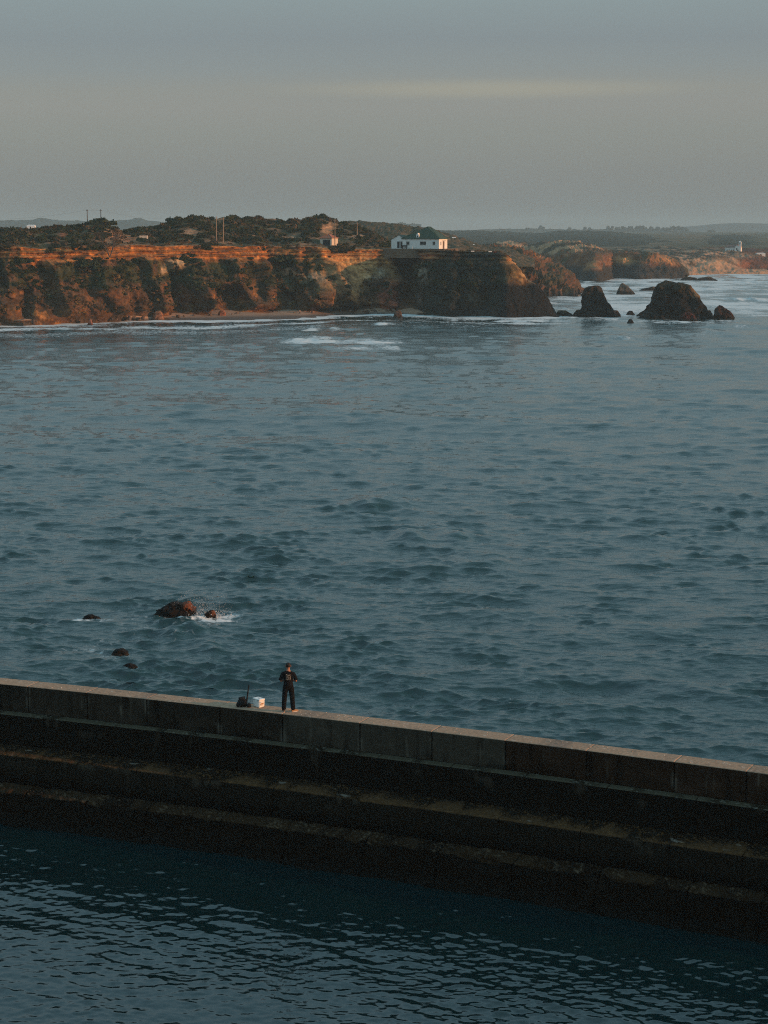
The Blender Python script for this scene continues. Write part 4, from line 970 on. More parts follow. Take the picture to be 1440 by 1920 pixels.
        base = np.array((.013, .0105, .0075)); c_ = mixc(np.zeros(P.shape) + base, base * 4.5, ss(.12, .42, pt + .5 * st) * .8 * ss(zb + .3, zt, Z)); c_ = mixc(c_, base * .3, 1 - ss(zb, zb + .6, Z + .3 * st))
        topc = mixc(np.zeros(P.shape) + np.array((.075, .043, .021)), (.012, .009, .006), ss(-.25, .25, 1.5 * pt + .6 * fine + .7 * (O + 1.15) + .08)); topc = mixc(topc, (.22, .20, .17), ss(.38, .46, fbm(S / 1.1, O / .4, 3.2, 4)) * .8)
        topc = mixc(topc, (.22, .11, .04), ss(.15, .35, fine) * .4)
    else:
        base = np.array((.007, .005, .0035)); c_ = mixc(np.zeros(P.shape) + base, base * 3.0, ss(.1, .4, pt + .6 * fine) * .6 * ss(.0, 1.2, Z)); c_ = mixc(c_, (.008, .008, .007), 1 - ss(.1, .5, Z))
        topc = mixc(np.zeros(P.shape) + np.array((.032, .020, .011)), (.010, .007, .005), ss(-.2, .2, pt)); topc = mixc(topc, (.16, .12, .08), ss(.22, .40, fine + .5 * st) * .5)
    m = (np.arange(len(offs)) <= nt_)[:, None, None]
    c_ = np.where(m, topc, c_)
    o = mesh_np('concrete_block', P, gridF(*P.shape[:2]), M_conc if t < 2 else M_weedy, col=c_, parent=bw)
    return o
for t in range(4):
    js = joints(t)
    for i, (a_, b_) in enumerate(zip(js[:-1], js[1:])):
        block(t, a_, b_, i)
# inner core that the blocks face
def core(offs_z, name, mat):
    s = np.linspace(36, 108, 40); V = []
    for (o_, z_) in offs_z: V.append(path(s, o_, z_))
    V = np.stack(V); return mesh_np(name, V, gridF(*V.shape[:2]), mat, parent=bw)
M_core = plain('core_concrete', (.008, .007, .0055), scale=4, var=.3, spec=.02, rough=.95)
core([(.86, -1.5), (.86, 4.77), (.03, 4.76), (.03, 3.66), (-.34, 3.66), (-.34, 2.2), (-1.3, 2.1), (-1.35, .9), (-1.9, .7), (-2.0, -1.5)], 'core', M_core)
# small shells and chips lying on the top
k = 260; ssx = rb.uniform(44, 100, k); cp = path(ssx, rb.uniform(.06, .8, k), 4.806) + np.array([0, float(wall_y(0)), 0])
tag(scatter('stone_chips', cp, rb.uniform(.008, .028, k), np.array((.42, .37, .32)) * rb.uniform(.5, 1.5, (k, 1)), SPR, M_conc), 'pale chips and shell bits scattered on the breakwater top', kind='stuff')
k = 700; ssx = rb.uniform(44, 100, k); wh = rb.random(k) < .55
of_ = np.where(wh, rb.uniform(-1.58, -.42, k), rb.uniform(-2.4, -1.68, k)); zz_ = np.where(wh, 2.455, 1.27)
cp = path(ssx, of_, zz_) + np.array([0, float(wall_y(0)), 0])
tag(scatter('ledge_debris', cp, rb.uniform(.008, .035, k), np.array((.075, .050, .030)) * rb.uniform(.3, 1.7, (k, 1)), SPR, M_weedy), 'brown weed and broken shell on the lower ledges of the breakwater', kind='stuff')

# ------------------------------------------------------------------ small building helpers
def mbox(name, x0, x1, y0, y1, z0, z1, mat, parent=None, bev=0.0):
    bm = bmesh.new(); bmesh.ops.create_cube(bm, size=1)
    for v in bm.verts: v.co = Vector(((x0 + x1) / 2 + v.co.x * (x1 - x0), (y0 + y1) / 2 + v.co.y * (y1 - y0), (z0 + z1) / 2 + v.co.z * (z1 - z0)))
    if bev: bmesh.ops.bevel(bm, geom=bm.edges[:], offset=bev, segments=2, affect='EDGES', profile=.6)
    me = bpy.data.meshes.new(name); bm.to_mesh(me); bm.free(); me.materials.append(mat)
    o = bpy.data.objects.new(name, me); C.objects.link(o)
    if parent: o.parent = parent
    return o
def poly(name, V, F, mat, parent=None):
    me = bpy.data.meshes.new(name); me.from_pydata([tuple(map(float, v)) for v in V], [], F); me.materials.append(mat); me.update()
    o = bpy.data.objects.new(name, me); C.objects.link(o)
    if parent: o.parent = parent
    return o
def walls(name, W, S, h, mat, parent, holes_front=(), holes_right=(), th=.25, x0=0, y0=0):
    """four walls round W x S, openings cut as real gaps; front wall at y0, right wall at x0+W"""
    bm = bmesh.new()
    def wall(L, holes, f):
        xs = sorted({0, L, *[a for q in holes for a in q[:2]]}); zs = sorted({0, h, *[a for q in holes for a in q[2:]]})
        for i in range(len(xs) - 1):
            for j in range(len(zs) - 1):
                cx, cz = (xs[i] + xs[i + 1]) / 2, (zs[j] + zs[j + 1]) / 2
                if any(q[0] < cx < q[1] and q[2] < cz < q[3] for q in holes): continue
                c8 = [f(x, d, z_) for d in (0, th) for z_ in (zs[j], zs[j + 1]) for x in (xs[i], xs[i + 1])]
                vs = [bm.verts.new(c) for c in c8]
                for q in ((0, 1, 3, 2), (4, 6, 7, 5), (0, 2, 6, 4), (1, 5, 7, 3), (2, 3, 7, 6), (0, 4, 5, 1)): bm.faces.new([vs[k] for k in q])
    wall(W, holes_front, lambda x, d, z_: (x0 + x, y0 + d, z_))
    wall(W, (), lambda x, d, z_: (x0 + x, y0 + S - d, z_))
    wall(S - 2 * th, holes_right, lambda x, d, z_: (x0 + W - d, y0 + th + x, z_))
    wall(S - 2 * th, (), lambda x, d, z_: (x0 + d, y0 + th + x, z_))
    me = bpy.data.meshes.new(name); bm.to_mesh(me); bm.free(); me.materials.append(mat)
    o = bpy.data.objects.new(name, me); C.objects.link(o); o.parent = parent
    return o
M_white = plain('white_render', (.78, .76, .72), rough=.85, scale=1.2, var=.06)
M_cream = plain('cream_render', (.62, .52, .42), rough=.85, scale=1.5, var=.1)
M_green = plain('green_roof', (.030, .060, .040), rough=.7, scale=2, var=.2)
M_tile = plain('red_tile', (.30, .11, .06), rough=.8, scale=3, var=.3)
M_glass = plain('window_glass', (.010, .012, .014), rough=.12, spec=.5, var=.02)
M_dark = plain('dark_paint', (.018, .022, .028), rough=.6, var=.1)
M_grey = plain('grey_paint', (.35, .34, .32), rough=.7)
M_wood = plain('weathered_pole', (.30, .22, .16), rough=.9, scale=2, var=.25)
M_wire = plain('wire', (.08, .08, .08), rough=.6)

def ground_at(px, py, guess):
    return at_d(px, py, guess)

# ------------------------------------------------------------------ white house with green roof
DH = float(Dfoot(np.array([823.]))[0]) + 22
cr_ = at_d(823, 466.5, DH)                       # front right corner at ground
PHI = R(22)
house = empty('white_house', tuple(cr_), -PHI)
tag(house, 'white single storey house with green hipped roof at the cliff edge', 'house')
pm = FPX / (DH * CP + (H - cr_[2]) * SP)           # pixels per metre there
Wd = 68 / pm / math.cos(PHI); Sd = 17 / pm / math.sin(PHI); hh = 19 / pm
# local frame: x from -Wd to 0 along the front, y going back
f_ = lambda px: (px - 823) / pm / math.cos(PHI)
g_ = lambda px: (px - 823) / pm / math.sin(PHI)
zpx = lambda py: (466.5 - py) / pm
def local_holes(lst): return [(f_(a) + Wd, f_(b) + Wd, zpx(c), zpx(d)) for (a, b, d, c) in lst]
win_f = [(762, 768.2, 453, 459.5), (787.5, 799, 453, 459.5), (811, 816, 453, 459.5)]
hf = [(f_(a) + Wd, f_(b) + Wd, zpx(d), zpx(c)) for (a, b, c, d) in win_f]
hr = [(g_(826.2) - .25, g_(827.8) - .25, zpx(460), zpx(453.5)), (g_(830.6) - .25, g_(834.2) - .25, 0.0, zpx(452.8))]
walls('wall', Wd, Sd, hh, M_white, house, hf, hr, x0=-Wd)
for q in hf:
    w_ = mbox('window', q[0] - Wd, q[1] - Wd, .10, .14, q[2], q[3], M_glass, house)
    fr = bmesh.new()
    for (a, b, c_, d_) in [(q[0], q[0] + .07, q[2], q[3]), (q[1] - .07, q[1], q[2], q[3]), (q[0] + .07, q[1] - .07, q[2], q[2] + .07), (q[0] + .07, q[1] - .07, q[3] - .07, q[3]), ((q[0] + q[1]) / 2 - .04, (q[0] + q[1]) / 2 + .04, q[2] + .07, q[3] - .07)]:
        r0 = bmesh.ops.create_cube(fr, size=1)
        for v in r0['verts']: v.co = Vector(((a + b) / 2 - Wd + v.co.x * (b - a), .07 + v.co.y * .06, (c_ + d_) / 2 + v.co.z * (d_ - c_)))
    me = bpy.data.meshes.new('window_frame'); fr.to_mesh(me); fr.free(); me.materials.append(M_grey); fo = bpy.data.objects.new('window_frame', me); C.objects.link(fo); fo.parent = w_
    mbox('window_sill', q[0] - Wd - .08, q[1] - Wd + .08, -.06, .0, q[2] - .08, q[2], M_white, house)
q = hr[0]; mbox('window', -.16, -.12, q[0] + .25, q[1] + .25, q[2], q[3], M_glass, house)
q = hr[1]; dr = mbox('door', -.18, -.12, q[0] + .25, q[1] + .25, q[2], q[3], plain('brown_door', (.12, .08, .05)), house)
mbox('handle', -.12, -.09, q[0] + .33, q[0] + .39, 1.0, 1.14, M_grey, dr)
mbox('door_canopy', .0, .35, q[0] + .1, q[1] + .4, q[3] + .12, q[3] + .2, M_green, house)
# hipped roof: eave rectangle to a short ridge
ov = .28; za = hh; apx = f_(797.5); hr_ = 21 / pm + .15
yr = Sd * .42
RV = [(-Wd - ov, -ov, za), (ov, -ov, za), (ov, Sd + ov, za), (-Wd - ov, Sd + ov, za), (apx - .35, yr, za + hr_), (apx + .15, yr + Sd * .12, za + hr_ - .02)]
RV += [(x, y, z_ - .12) for (x, y, z_) in RV[:4]]
rf = poly('roof', RV, [(0, 1, 5, 4), (1, 2, 5), (2, 3, 4, 5), (3, 0, 4), (6, 7, 1, 0), (7, 8, 2, 1), (8, 9, 3, 2), (9, 6, 0, 3), (9, 8, 7, 6)], M_green, house)
# hip capping
def tube(name, pts, r, mat, parent=None, seg=6, caps=True):
    V, F = [], []; pts = [np.array(p, float) for p in pts]
    for i, p in enumerate(pts):
        d = (pts[min(i + 1, len(pts) - 1)] - pts[max(i - 1, 0)]); d = d / (np.linalg.norm(d) + 1e-9)
        up = np.array((0, 0, 1.)) if abs(d[2]) < .9 else np.array((1., 0, 0))
        s_ = np.cross(d, up); s_ /= np.linalg.norm(s_); u_ = np.cross(s_, d)
        rr = r[i] if hasattr(r, '__len__') else r
        for k in range(seg):
            a = 2 * math.pi * k / seg; V.append(p + (s_ * math.cos(a) + u_ * math.sin(a)) * rr)
    for i in range(len(pts) - 1):
        for k in range(seg): F.append((i * seg + k, i * seg + (k + 1) % seg, (i + 1) * seg + (k + 1) % seg, (i + 1) * seg + k))
    if caps: F.append(tuple(range(seg))[::-1]); F.append(tuple((len(pts) - 1) * seg + k for k in range(seg)))
    return poly(name, V, F, mat, parent)
for (a, b) in ((0, 4), (1, 5), (2, 5), (3, 4), (4, 5)):
    tube('ridge_cap', [RV[a], RV[b]], .07, M_green, rf, 5)
# white pointed dormer on the front eave
dx0 = f_(783); dz0 = hh
DV = []
for y_ in (.0, 1.5):
    DV += [(dx0 - .42, y_, dz0), (dx0 + .42, y_, dz0), (dx0 + .42, y_, dz0 + .85), (dx0 + .12, y_, dz0 + 1.5), (dx0 - .12, y_, dz0 + 1.5), (dx0 - .42, y_, dz0 + .85)]
dm = poly('dormer', DV, [(5, 4, 3, 2, 1, 0), (6, 7, 8, 9, 10, 11)] + [(k, (k + 1) % 6, 6 + (k + 1) % 6, 6 + k) for k in range(6)], M_white, house)
mbox('pane', dx0 - .16, dx0 + .16, -.02, .0, dz0 + .35, dz0 + .8, M_glass, dm)
# left gabled wing
pw = at_d(731, 467, DH + 4.5)
wing_w = 24.5 / pm; 
lx0 = f_(755) - wing_w * 1.03; lx1 = f_(755) - .05
wy0 = .9; wh = 18 / pm; wgh = 7.5 / pm
GV = [(lx0, wy0, -.2), (lx1, wy0, -.2), (lx1, wy0, wh), ((lx0 + lx1) / 2 + .5, wy0, wh + wgh), (lx0, wy0, wh - .1)]
GV += [(x, wy0 + 6, z_) for (x, _, z_) in GV]
poly('wing_wall', GV, [(0, 1, 2, 3, 4), (9, 8, 7, 6, 5), (0, 4, 9, 5), (1, 6, 7, 2)], M_white, house)
e_ = .15
RW = [(lx0 - .25, wy0 - e_, wh - .18), (GV[3][0], wy0 - e_, wh + wgh + .08), (lx1 + .4, wy0 - e_, wh - .0)]
RW += [(x, wy0 + 6.2, z_) for (x, _, z_) in RW]; RW += [(x, y, z_ - .1) for (x, y, z_) in RW]
poly('wing_roof', RW, [(0, 1, 4, 3), (1, 2, 5, 4), (6, 7, 1, 0), (7, 8, 2, 1), (3, 4, 10, 9), (4, 5, 11, 10), (9, 10, 7, 6), (10, 11, 8, 7), (0, 3, 9, 6), (2, 8, 11, 5)], M_green, house)
for (a, b) in ((742.8, 747.2), (748.8, 753.2)):
    d0 = mbox('door', f_(a), f_(b), wy0 - .03, wy0 + .02, .15, zpx(453.2), M_dark, house)
    mbox('handle', f_(b) - .12, f_(b) - .06, wy0 - .07, wy0 - .03, .95, 1.1, M_grey, d0)
bn = empty('bench', (0, 0, 0)); bn.matrix_world = house.matrix_basis @ Matrix.Translation((f_(760), -.5, 0))
mbox('seat', -.75, .75, -.22, .22, .62, .74, M_dark, bn); mbox('backrest', -.75, .75, .2, .26, .80, 1.0, M_dark, bn)
for x_ in (-.6, .6): mbox('leg', x_ - .05, x_ + .05, -.18, .18, 0, .62, M_dark, bn)
tag(bn, 'long dark bench against the front wall between the wing doors and first window', 'bench')
po = tube('bollard', [(0, 0, -.1), (0, 0, .55), (0, 0, .68)], [.12, .12, .03], M_white, None, 10)
po.matrix_world = house.matrix_basis @ Matrix.Translation((f_(775), -.6, 0)); tag(po, 'short white post in front of the white house', 'post')
# terrace slab the house stands on
tv = [(-Wd - 5.5, -1.6), (2.2, -1.6), (2.2, Sd + 3), (-Wd - 5.5, Sd + 3)]
terr = poly('terrace', [(x, y, -.0) for x, y in tv] + [(x, y, -2.5) for x, y in tv], [(0, 1, 2, 3), (4, 5, 1, 0), (5, 6, 2, 1), (6, 7, 3, 2), (7, 4, 0, 3)], plain('terrace_earth', (.15, .10, .065), scale=1, var=.3))
terr.matrix_world = house.matrix_basis.copy(); tag(terr, kind='structure')

# ------------------------------------------------------------------ garage hut with red tiled roof
DG = float(Dfoot(np.array([622.]))[0]) + 24
gc = at_d(622, 460.5, DG); pg = FPX / (DG * CP + (H - gc[2]) * SP); PG = R(24)
hut = empty('garage_hut', tuple(gc), -PG); tag(hut, 'small cream garage hut with red tiled roof and dark door on the hillside', 'hut')
Wg = 22 / pg / math.cos(PG); Sg = 11 / pg / math.sin(PG); hg = 14 / pg
gd = [((605 - 600) / pg / math.cos(PG), (619 - 600) / pg / math.cos(PG), .0, 11 / pg)]
walls('wall', Wg, Sg, hg, M_cream, hut, gd, (), th=.15, x0=-Wg)
dg = mbox('garage_door', gd[0][0] - Wg, gd[0][1] - Wg, .08, .12, 0, 11 / pg, M_dark, hut)
for i in range(4): mbox('rail', gd[0][0] - Wg + .03, gd[0][1] - Wg - .03, .05, .08, .15 + i * .35, .19 + i * .35, M_dark, dg)
RG = [(-Wg - .2, -.2, hg), (.2, -.2, hg), (.2, Sg + .2, hg), (-Wg - .2, Sg + .2, hg), (-Wg / 2, Wg / 2, hg + 1.15), (-Wg / 2, Sg - Wg / 2, hg + 1.15)]
RG += [(x, y, z_ - .08) for (x, y, z_) in RG[:4]]
rg = poly('roof', RG, [(0, 1, 4), (1, 2, 5, 4), (2, 3, 5), (3, 0, 4, 5), (6, 7, 1, 0), (7, 8, 2, 1), (8, 9, 3, 2), (9, 6, 0, 3), (9, 8, 7, 6)], M_tile, hut)
for (a, b) in ((0, 4), (1, 4), (2, 5), (3, 5), (4, 5)): tube('ridge_cap', [RG[a], RG[b]], .06, M_tile, rg, 5)
hb = poly('hut_base', [(-Wg - 1, -1, 0.0), (1.2, -1, 0), (1.2, Sg + 1, 0), (-Wg - 1, Sg + 1, 0), (-Wg - 2, -3, -3), (3, -3, -3), (3, Sg + 2, -3), (-Wg - 2, Sg + 2, -3)],
    [(0, 1, 2, 3), (4, 5, 1, 0), (5, 6, 2, 1), (6, 7, 3, 2), (7, 4, 0, 3)], plain('hut_earth', (.10, .065, .04), scale=1, var=.3)); hb.matrix_world = hut.matrix_basis.copy(); tag(hb, kind='structure')

# ------------------------------------------------------------------ chapel and far white buildings
DC = float(b4(np.array([1370.]))[0, 1]) + 62
cc_ = at_d(1389, 475, DC); pc = FPX / (DC * CP + (H - cc_[2]) * SP)
chap = empty('chapel', tuple(cc_), -R(20)); tag(chap, 'small white chapel with a slim bell tower on the far dunes', 'chapel')
u = lambda px: (px - 1389) / pc / math.cos(R(20))
zc_ = lambda py: (475 - py) / pc
# facade body with gable
def gabled(name, x0, x1, y0, y1, h, gh, mat, parent, along='y', roofmat=None):
    xm = (x0 + x1) / 2
    V = [(x0, y0, -1), (x1, y0, -1), (x1, y0, h), (xm, y0, h + gh), (x0, y0, h)]; V += [(x, y1, z_) for (x, _, z_) in V]
    o = poly(name, V, [(0, 1, 2, 3, 4), (9, 8, 7, 6, 5), (0, 4, 9, 5), (1, 6, 7, 2)], mat, parent)
    rv = [(x0 - .2, y0 + .15, h - .1), (xm, y0 + .15, h + gh + .06), (x1 + .2, y0 + .15, h - .1)]; rv += [(x, y1 + .2, z_) for (x, _, z_) in rv]; rv += [(x, y, z_ - .12) for (x, y, z_) in rv]
    poly('roof', rv, [(0, 1, 4, 3), (1, 2, 5, 4), (6, 7, 1, 0), (7, 8, 2, 1), (3, 4, 10, 9), (4, 5, 11, 10), (9, 10, 7, 6), (10, 11, 8, 7), (0, 3, 9, 6), (2, 8, 11, 5)], roofmat or M_tile, parent)
    return o
fa = gabled('facade', u(1378), u(1386), 0, 9, zc_(463.5), 1.2, M_white, chap)
mbox('window', u(1381) - .1, u(1381) + .5, -.03, .02, 1.6, 2.8, M_glass, chap)
mbox('door', u(1382.6), u(1382.6) + .8, -.03, .02, 0, 1.9, M_dark, chap)
tw = mbox('bell_tower', u(1385), u(1389), -.4, 1.0, -1, zc_(454), M_white, chap)
poly('tower_cap', [(u(1384.8), -.5, zc_(454)), (u(1389.2), -.5, zc_(454)), (u(1389.2), 1.1, zc_(454)), (u(1384.8), 1.1, zc_(454)), (u(1387), .3, zc_(451.5))], [(0, 1, 4), (1, 2, 4), (2, 3, 4), (3, 0, 4), (3, 2, 1, 0)], M_white, chap)
mbox('bell_opening', u(1386.3), u(1387.8), -.42, -.40, zc_(458.5), zc_(455.5), M_glass, chap)
mbox('side_wall', u(1361), u(1378), 1.0, 6, -1, zc_(464), M_white, chap)
rv = [(u(1360), .7, zc_(464)), (u(1378), .7, zc_(464)), (u(1378), 6.3, zc_(464)), (u(1360), 6.3, zc_(464)), (u(1363), 3.5, zc_(459.5)), (u(1378), 3.5, zc_(459.5))]
poly('side_roof', rv, [(0, 1, 5, 4), (1, 2, 5), (2, 3, 4, 5), (3, 0, 4), (3, 2, 1, 0)], plain('greyed_tile', (.16, .10, .08)), chap)
for a in (1363.5, 1367.5, 1371.5, 1375.0): mbox('window', u(a), u(a) + .5, .96, 1.0, .9, 2.0, M_glass, chap)
lw = mbox('low_wall', 0, 4.6, 0, .4, -1, 1.0, M_white); lw.location = at_d(1346, 475.5, DC - 1); tag(lw, 'low white wall left of the chapel', 'wall')
def tiny_house(px0, px1, py0, py1, D, label, mat=M_white, roofmat=M_white, cat='house', name='small_house'):
    p = at_d(px0, py1, D); m_ = FPX / D
    e = empty(name, tuple(p)); w_ = (px1 - px0) / m_; h_ = (py1 - py0) / m_
    mbox('wall', 0, w_, 0, w_ * .7, -1.0, h_ * .72, mat, e)
    poly('roof', [(-.1, -.1, h_ * .72), (w_ + .1, -.1, h_ * .72), (w_ + .1, w_ * .7 + .1, h_ * .72), (-.1, w_ * .7 + .1, h_ * .72), (w_ * .15, w_ * .35, h_), (w_ * .85, w_ * .35, h_)], [(0, 1, 5, 4), (1, 2, 5), (2, 3, 4, 5), (3, 0, 4), (3, 2, 1, 0)], roofmat, e)
    mbox('door', w_ * .4, w_ * .55, -.03, 0, -.5, h_ * .45, M_dark, e)
    tag(e, label, cat); return e
tiny_house(1331, 1335, 471, 475.5, DC - 4, 'tiny white hut on the dunes well left of the chapel')
tiny_house(1419, 1435, 474, 478, DC - 6, 'long low white building at the right edge beyond the chapel')
tiny_house(50, 65, 421.5, 428, 640, 'white rounded roof peeping over the scrub hill at far left', cat='house')
tiny_house(847, 855, 444.5, 449, 640, 'tiny white house on the slope just right of the green roofed house')
tiny_house(883, 890, 458, 461.5, 645, 'tiny white house on the slope, middle one of three', name='small_house')
tiny_house(899, 908, 463.5, 467, 640, 'tiny white house low on the slope, rightmost of three')
sl_ = mbox('concrete_slab', -1.1, 1.1, 0, 1.2, -.3, .55, M_cream); sl_.location = at_d(269, 445.5, float(Dfoot(np.array([269.]))[0]) + 38); tag(sl_, 'pale concrete slab lying on the slope above the ochre band', 'slab')
for (a, b_, lab) in ((886, 473.5, 'small pale block at the cliff edge right of the white house'), (919, 474, 'small pale block with a red one beside it near the headland top')):
    s_ = mbox('marker_block', -.45, .45, 0, .5, -.3, .45, M_white, None, .05); s_.location = at_d(a, b_, float(Dfoot(np.array([float(a)]))[0]) + 11); tag(s_, lab, 'block')
s_ = mbox('marker_block', -.4, .4, 0, .5, -.3, .4, plain('red_paint', (.35, .06, .04)), None, .05); s_.location = at_d(928, 475, float(Dfoot(np.array([928.]))[0]) + 11); tag(s_, 'small red block near the headland top', 'block')

# ------------------------------------------------------------------ utility poles and wires
def pole(px, top, foot, D, label, mat=M_wood):
    b = at_d(px, foot, D); m_ = FPX / D; h = (foot - top) / m_
    e = empty('utility_pole', tuple(b))
    tube('post', [(0, 0, -2.0), (0, 0, h * .5), (0, 0, h)], [.15, .12, .09], mat, e, 8)
    ca = mbox('crossarm', -.32, .32, -.04, .04, h - .45, h - .35, mat, e)
    for x_ in (-.26, 0, .26): tube('insulator', [(x_, 0, h - .35), (x_, 0, h - .2)], .04, M_grey, ca, 6)
    tag(e, label, 'utility pole', 'poles along the hill'); return b + np.array([0, 0, h - .2])
df = lambda px: float(Dfoot(np.array([float(px)]))[0])
M_pdark = plain('dark_pole', (.07, .055, .045), var=.2)
p1 = pole(164, 393, 424, df(164) + 78, 'left of the two dark poles on the skyline at left', M_pdark)
p2 = pole(189.5, 393, 420, df(189) + 76, 'right of the two dark poles on the skyline at left, above the round shrub', M_pdark)
p3 = pole(406, 407, 454, df(406) + 26, 'left of the two pale poles in front of the highest hill')
p4 = pole(419, 408, 452, df(419) + 30, 'right of the two pale poles in front of the highest hill')
p5 = pole(628, 412, 461, df(628) + 22, 'pale pole beside the garage hut')
p6 = pole(669.5, 417, 444, df(669) + 48, 'thin pale pole on the slope between the garage hut and the white house')
p7 = pole(816.5, 431, 444, df(816) + 55, 'short thin pole standing behind the green roof', M_pdark)
def wire(a, b, sag, label):
    pts = [a + (b - a) * t_ - np.array([0, 0, sag * 4 * t_ * (1 - t_)]) for t_ in np.linspace(0, 1, 14)]
    o = tube('power_line', pts, .012, M_wire, None, 4); tag(o, label, 'wire')
wire(at_d(-60, 409, 640), p1, 1.2, 'faint overhead wire running left from the left skyline pole')
wire(p1, p2, .25, 'faint overhead wire between the two skyline poles')
wire(p2, at_d(330, 409, 620), 1.0, 'faint overhead wire running right from the skyline poles toward the hill')

# ------------------------------------------------------------------ things on the wall: angler, cooler, bags
M_skin = plain('skin', (.42, .19, .12), rough=.6, var=.08, scale=20)
M_black = plain('black_cotton', (.010, .010, .012), rough=.95, spec=.1, scale=30, var=.25)
M_trouser = plain('black_trousers', (.009, .009, .010), rough=.95, spec=.08, scale=20, var=.2)
M_hair = plain('dark_hair', (.018, .011, .008), rough=.7, scale=60, var=.3)
M_bag = plain('black_nylon', (.010, .010, .011), rough=.75, spec=.2, scale=25, var=.3)
def skin_mesh(name, verts, edges, radii, mat, parent, levels=2, root=0):
    me = bpy.data.meshes.new(name); me.from_pydata(verts, edges, []); me.materials.append(mat)
    o = bpy.data.objects.new(name, me); C.objects.link(o); o.parent = parent
    sm = o.modifiers.new('skin', 'SKIN'); sm.use_smooth_shade = True
    if not me.skin_vertices:
        bpy.context.view_layer.objects.active = o
    for i, r_ in enumerate(radii):
        sv_ = me.skin_vertices[0].data[i]; sv_.radius = r_ if hasattr(r_, '__len__') else (r_, r_); sv_.use_root = (i == root)
    sub = o.modifiers.new('sub', 'SUBSURF'); sub.levels = levels; sub.render_levels = levels
    return o
wt = lambda px, off: path(np.array([s_of_px(px)]), off, ZT)[0] + np.array([0, float(wall_y(0)), 0])
mp_ = wt(534, .32)
man = empty('person', tuple(mp_ + np.array([0, 0, .005])), R(0)); man.scale = (1.12, 1.05, 1.0); tag(man, 'person in black t-shirt and trousers standing on the wall, back turned, hands in front', 'person')
S_ = 1.08     # body about 1.80 m
def sc(L): return [tuple(c * S_ for c in v) for v in L]
# local frame: x to the right of the picture, +y towards the sea (he faces +y)
body_v = [(0, 0, .93), (0, .0, 1.10), (0, .0, 1.28), (0, -.01, 1.42), (0, .0, 1.50), (0, .015, 1.545), (0, .02, 1.60), (0, .025, 1.675),
    (-.165, 0, 1.385), (-.235, -.04, 1.11), (-.15, .20, 1.08), (-.06, .30, 1.10),
    (.165, 0, 1.385), (.248, -.03, 1.11), (.17, .20, 1.08), (.07, .30, 1.10),
    (-.095, 0, .88), (-.125, .015, .50), (-.145, -.01, .10), (-.16, .10, .045),
    (.095, 0, .88), (.12, .02, .50), (.14, -.01, .10), (.17, .10, .045)]
body_e = [(0, 1), (1, 2), (2, 3), (3, 4), (4, 5), (5, 6), (6, 7), (3, 8), (8, 9), (9, 10), (10, 11), (3, 12), (12, 13), (13, 14), (14, 15),
    (0, 16), (16, 17), (17, 18), (18, 19), (0, 20), (20, 21), (21, 22), (22, 23)]
body_r = [(.13, .09), (.12, .085), (.125, .085), (.085, .065), (.052, .052), (.055, .058), (.072, .088), (.062, .075),
    .044, .040, .034, .026, .044, .042, .036, .026, .085, .055, .040, .032, .085, .055, .040, .032]
body = skin_mesh('body', sc(body_v), body_e, body_r, M_skin, man)
# fingers curled together in front
for sgn, hx in ((-1, -.05), (1, .06)):
    for k in range(5):
        L_ = (.055, .075, .082, .076, .06)[k]
        b0 = (hx, .29, 1.10); b1 = (hx - sgn * .012, .325 - .004 * k, 1.125 - .018 * k); b2 = (hx - sgn * (.012 + L_ * .5), .345, 1.122 - .018 * k); b3 = (hx - sgn * (.008 + L_ * .8), .325, 1.115 - .018 * k)
        if k == 0: b1 = (hx - sgn * .01, .30, 1.135); b2 = (hx - sgn * .03, .315, 1.155); b3 = (hx - sgn * .045, .32, 1.16)
        skin_mesh('finger', sc([b0, b1, b2, b3]), [(0, 1), (1, 2), (2, 3)], [.012, .010, .009, .007], M_skin, man, 1)
# facial features (turned to the sea)
for x_ in (-.083, .083): 
    bm = bmesh.new(); bmesh.ops.create_icosphere(bm, subdivisions=2, radius=.034)
    for v in bm.verts: v.co = Vector((v.co.x * .35 + x_ * S_, v.co.y * .6 + .02, v.co.z + 1.635 * S_))
    me = bpy.data.meshes.new('ear'); bm.to_mesh(me); bm.free(); me.materials.append(M_skin); o = bpy.data.objects.new('ear', me); C.objects.link(o); o.parent = man
skin_mesh('nose', sc([(0, .10, 1.665), (0, .125, 1.635), (0, .115, 1.62)]), [(0, 1), (1, 2)], [.010, .016, .012], M_skin, man, 1)
for x_ in (-.03, .03):
    bm = bmesh.new(); bmesh.ops.create_icosphere(bm, subdivisions=2, radius=.013)
    for v in bm.verts: v.co = v.co + Vector((x_, .105, 1.675)) * S_
    me = bpy.data.meshes.new('eye'); bm.to_mesh(me); bm.free(); me.materials.append(M_hair); o = bpy.data.objects.new('eye', me); C.objects.link(o); o.parent = man
mbox('mouth', -.025, .025, .108, .118, 1.588 * S_, 1.596 * S_, plain('lips', (.30, .10, .08)), man)
